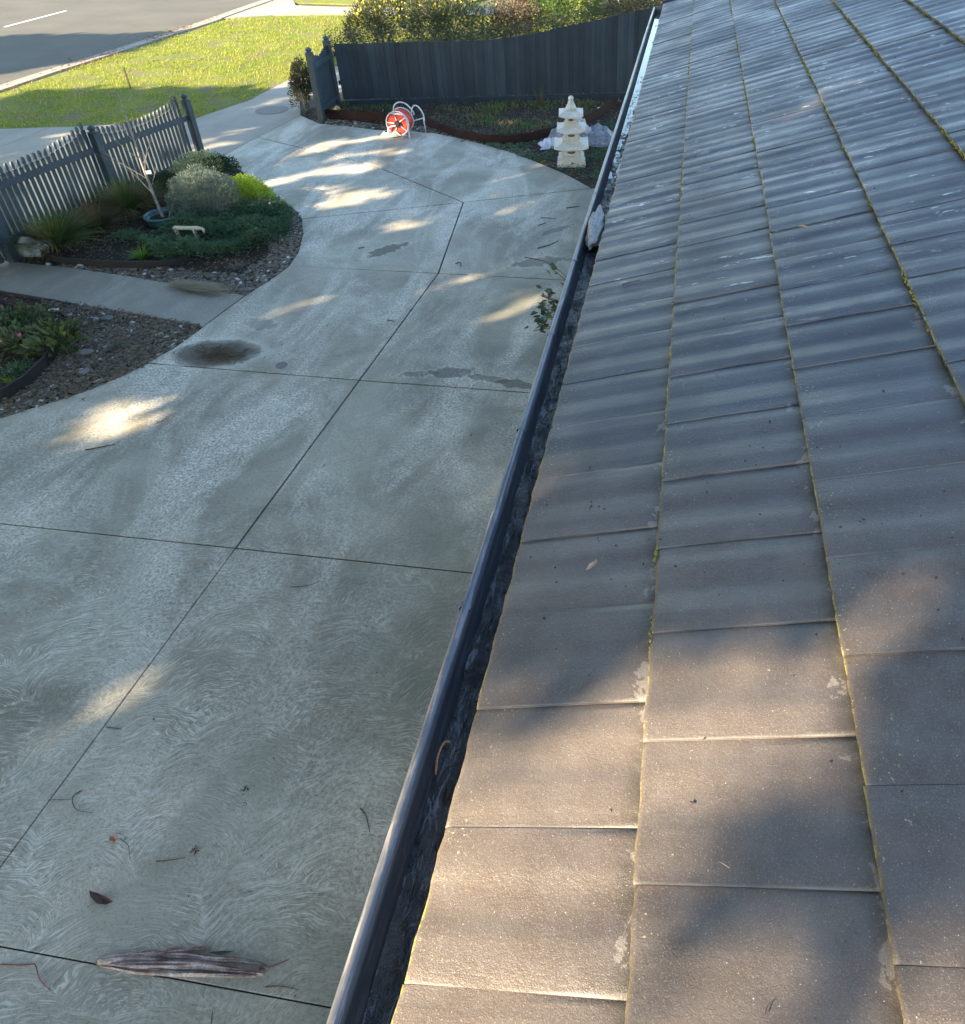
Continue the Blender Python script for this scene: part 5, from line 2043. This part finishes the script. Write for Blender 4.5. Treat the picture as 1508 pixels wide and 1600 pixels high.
tag(mb.build('berry', M['redstem'], loc=c), 'tiny red berry on the third tile course', 'berry')
mb = MB()
r7 = random.Random(103)
for i in range(330):
    u_ = r7.uniform(.02, 2.6)
    y = r7.uniform(-.4, 6.5) if r7.random() < .5 else r7.gauss(1.1, .35)
    k = int(u_ / EXP)
    fr = u_ / EXP - k
    o = Vector((0, y, EAVE)) + UP * u_ + NRM * (-TT * fr - .001 + .001)
    sz_ = r7.uniform(.0012, .0042)
    mb.rock(o, (sz_ * 2.4, sz_ * 1.5, sz_ * 1.4), i, 1, 0, .3, r7.uniform(0, 3))
tag(mb.build('debris', M['deadleaf']), 'tiny dark crumbs of debris scattered over the roof tiles', 'debris', kind='stuff')

# moss cushions along the course edges
t = NT('moss cushions', .9, .2)
p = t.pos()
t.color(t.mix(t.ramp(t.noise(p, 90, 3), .35, .65), (.10, .095, .02), (.34, .32, .06)))
t.bump(t.noise(p, 300, 3), .6, .002)
mb = MB()
r7 = random.Random(104)
for k in range(0, 7):
    yy = -1.2
    while yy < 11.5:
        yy += r7.uniform(.003, .012) * (1 + max(0, yy) * .25)
        d_ = noise.noise(Vector((yy * 1.1, k * 3.3, 0))) + .6 * noise.noise(Vector((yy * 5, k * 3.3, 7)))
        if k == 0 or d_ < .12:
            continue
        s_ = r7.uniform(.0025, .006) * (1 + max(0, yy) * .12)
        o = Vector((0, yy, EAVE)) + UP * (k * EXP - r7.uniform(-.001, .004)) + NRM * (-r7.uniform(.004, .024) if k else -r7.uniform(.001, .012))
        mb.rock(o, (s_ * 1.6, s_ * 2.6, s_ * 1.5), i, 1, 0, .3, 0)
mo = mb.build('moss', t.mat, house, smooth=True)
mo['kind'] = 'stuff'

# ------------------------------------------------------------------ gum trees up the street that throw the dappled shade
AH = Vector((-math.sin(SUN_AZ), math.cos(SUN_AZ), 0))
BH = SRAY.cross(AH)
if BH.z < 0:
    BH = -BH


def ab(p_):
    return (p_.dot(AH), p_.dot(BH))


gaps = []                                           # openings in the crowns: two ends and a radius, across the sunlight


def gap(x0, y0, x1, y1, r_, roof_=False, z=0):
    f_ = RF if roof_ else G
    a, b = f_(x0, y0, z), f_(x1, y1, z)
    gaps.append((ab(a), ab(b), r_))


for g_ in ((190, 662, 325, 629, .11), (205, 618, 310, 600, .05), (215, 1075, 320, 1035, .09), (250, 1240, 330, 1215, .03), (345, 246, 465, 229, .06), (425, 240, 520, 233, .07),
           (470, 300, 610, 300, .2), (520, 262, 620, 256, .13), (570, 238, 660, 230, .10), (575, 214, 625, 211, .10), (650, 345, 700, 337, .06), (800, 276, 875, 265, .08), (820, 320, 870, 310, .07),
           (740, 430, 795, 420, .07), (838, 472, 880, 442, .10), (480, 470, 560, 455, .04), (665, 810, 715, 795, .0), (490, 372, 560, 352, .04), (330, 222, 420, 196, .10), (300, 262, 340, 270, .10), (385, 285, 400, 290, .10),
           (20, 250, 130, 205, .08), (150, 205, 290, 170, .07), (430, 160, 470, 150, .10), (470, 130, 490, 110, .12), (790, 190, 870, 185, .05), (340, 232, 380, 222, .05)):
    gap(*g_)
for g_ in ((640, 1570, 970, 1560, .13), (690, 1420, 980, 1430, .13), (720, 1320, 1000, 1330, .06), (740, 1215, 960, 1200, .05), (800, 1130, 990, 1120, .04), (1010, 1110, 1240, 1070, .10), (810, 965, 990, 970, .03),
           (1020, 1190, 1110, 1180, .04), (1010, 1480, 1330, 1500, .07), (1420, 1400, 1500, 1340, .07), (1040, 1580, 1400, 1590, .08), (1130, 930, 1270, 900, .04), (1340, 870, 1500, 850, .0), (1400, 985, 1500, 960, .03),
           (865, 660, 985, 628, -.01), (890, 455, 1010, 430, .0), (1085, 300, 1170, 282, .03), (1190, 185, 1280, 155, .03), (1300, 125, 1390, 100, .04), (1450, 243, 1490, 233, .0), (1005, 208, 1045, 195, .0)):
    gap(*g_, True)


for g_ in ((10, 252, 130, 196, .22, 1.08), (150, 196, 285, 160, .20, 1.05), (80, 320, 165, 280, .16, .5), (180, 290, 250, 230, .12, .5), (285, 258, 335, 256, .06, .5), (365, 284, 412, 288, .08, .35), (290, 275, 345, 278, .04, .6), (600, 180, 640, 178, .10, .4), (560, 0, 640, 10, .05, 1.5), (890, 20, 930, 25, .05, 1.5), (470, 90, 478, 150, .10, .4), (545, 1480, 640, 1250, .08, 2.41), (655, 1150, 690, 1040, .018, 2.41)):
    gap(*g_[:5], False, g_[5])


darks = []
for x0_, y0_, x1_, y1_, r_ in ((1240, 1150, 1508, 1110, .13), (1260, 1230, 1508, 1200, .10), (1130, 1380, 1345, 1270, .06), (830, 1010, 905, 1000, .035), (1030, 1005, 1180, 900, .05), (1130, 1420, 1260, 1400, .05), (840, 1078, 940, 1050, .03), (1420, 1540, 1508, 1500, .07), (720, 1380, 860, 1370, .02), (1100, 860, 1300, 800, .08), (800, 860, 1000, 820, .07)):
    darks.append((ab(RF(x0_, y0_)), ab(RF(x1_, y1_)), r_))


def gapd(a, b, lst=None):
    m_ = 9
    for (a0, b0), (a1, b1), r_ in (gaps if lst is None else lst):
        vx, vy = a1 - a0, b1 - b0
        L2 = vx * vx + vy * vy + 1e-9
        t_ = max(0, min(1, ((a - a0) * vx + (b - b0) * vy) / L2))
        m_ = min(m_, math.hypot(a - a0 - vx * t_, b - b0 - vy * t_) - r_)
        if m_ < -.0:
            return m_
    return m_


def shade_zone(x, y):
    """where on the ground the crowns' shade falls"""
    wob = .35 * noise.noise(Vector((x * .8, y * .8, 4))) + .15 * noise.noise(Vector((x * 3, y * 3, 4)))
    if x < -8.6:
        yb = 16.55 + .12 * (x + 11) + wob - (1.3 if x < -14.2 else 0)
        if y < yb and x > -15.8:
            return True
        if x < -14.6:
            lo, hi = 17.2 + (x + 17.3) * 1.15, 22.6 + (x + 19) * .17
            return lo + wob < y < hi + wob
        return False
    return y < (21.6 if x < 3 else 22.5) + wob


def sharp_zone(x, y):
    return x < .3


r9 = random.Random(2024)
NTREE = 6
tw = [MB() for _ in range(NTREE)]
amin, amax = 9e9, -9e9
pts_all = []
gx0, gx1, gy0, gy1 = -27, 13, -3.5, 24
N = 0
target = int((gx1 - gx0) * (gy1 - gy0) * math.sin(SUN_EL) * 5.6 / .019)
for i in range(target):
    x, y = r9.uniform(gx0, gx1), r9.uniform(gy0, gy1)
    if not shade_zone(x, y):
        continue
    if x > 1 and y < x * .5 - 3:
        continue
    g0 = Vector((x, y, 0))
    a, b = ab(g0)
    roofy = (x > 1.5)
    ll = r9.uniform(.24, .40)
    gd = gapd(a, b)
    if gd < (.07 if roofy else .085) + .10 * noise.noise(Vector((a * 4.5, b * 4.5, 3))):
        continue
    if roofy and y < 8 and gapd(a, b, darks) < 0:
        pts_all.append((a, g0 - SRAY * r9.uniform(20, 24), ll, roofy))
    elif roofy and y >= 5.5 and gd > .10:
        pts_all.append((a, g0 + Vector((r9.uniform(-.1, .1), r9.uniform(-.1, .1), 0)) - SRAY * r9.uniform(20, 26), ll, roofy))
    elif roofy and gd < .13 and r9.random() < .5:
        continue
    elif roofy and y < 5.4 and r9.random() < .68:
        continue
    if not roofy and gd > .13 and x < 1 and (y < 8 or r9.random() < .4):
        pts_all.append((a, g0 + Vector((r9.uniform(-.1, .1), r9.uniform(-.1, .1), 0)) - SRAY * r9.uniform(16, 20), ll, roofy))
    tt = r9.uniform(15, 21) if not roofy else r9.uniform(21, 29)
    if y > 14 and not roofy:
        tt = r9.uniform(17, 23)
    q0 = g0 - SRAY * tt
    it = int((a - (-3)) / 20 * NTREE)
    pts_all.append((a, q0, ll, roofy))
alo, ahi = min(p_[0] for p_ in pts_all), max(p_[0] for p_ in pts_all)
groups = {}
for a, q0, ll, roofy in pts_all:
    it = min(NTREE - 1, int((a - alo) / (ahi - alo + 1e-6) * NTREE))
    if roofy:
        it += NTREE
    groups.setdefault(it, []).append((q0, ll))
r9 = random.Random(5)
names = ['leftmost', 'second', 'third', 'fourth', 'fifth', 'sixth']
gl = ['nearest the lawn shadow', 'beyond the road shadow', 'behind the picket fence shade', 'shading the far driveway', 'shading the middle driveway', 'shading the near driveway']
for it, lst in sorted(groups.items()):
    if len(lst) < 150:
        continue
    ctr = sum((p_[0] for p_ in lst), Vector()) / len(lst)
    root = Vector((ctr.x, ctr.y, -.06))
    o = empty('gum_tree', root, 'tall gum tree outside the picture whose crown shades the place', 'tree', 'gum trees that shade the driveway and roof')
    mb = MB()
    for i, (q0, ll) in enumerate(lst):
        random.seed(it * 100000 + i)
        mb.leaf(q0 - Vector((0, 0, ll * .3)), (r9.uniform(-1, 1), r9.uniform(-1, 1), r9.uniform(-1.4, .6)), ll, ll * .6, 0, .05)
    mb.build('crown', M['gum'], o)
    mb = MB()
    top = Vector((ctr.x, ctr.y, ctr.z - 1.0))
    mb.tube(smoothpath([root, root + Vector((.2, .1, ctr.z * .4)), top], 4), [.26 - .02 * i for i in range(9)], 10)
    for k in range(14):
        q1 = r9.choice(lst)[0]
        s_ = root + (top - root) * r9.uniform(.45, 1)
        mb.tube([s_, (s_ + q1) / 2 + Vector((0, 0, .3)), q1], [.07, .04, .012], 5)
    mb.build('trunk', M['bark'], o)
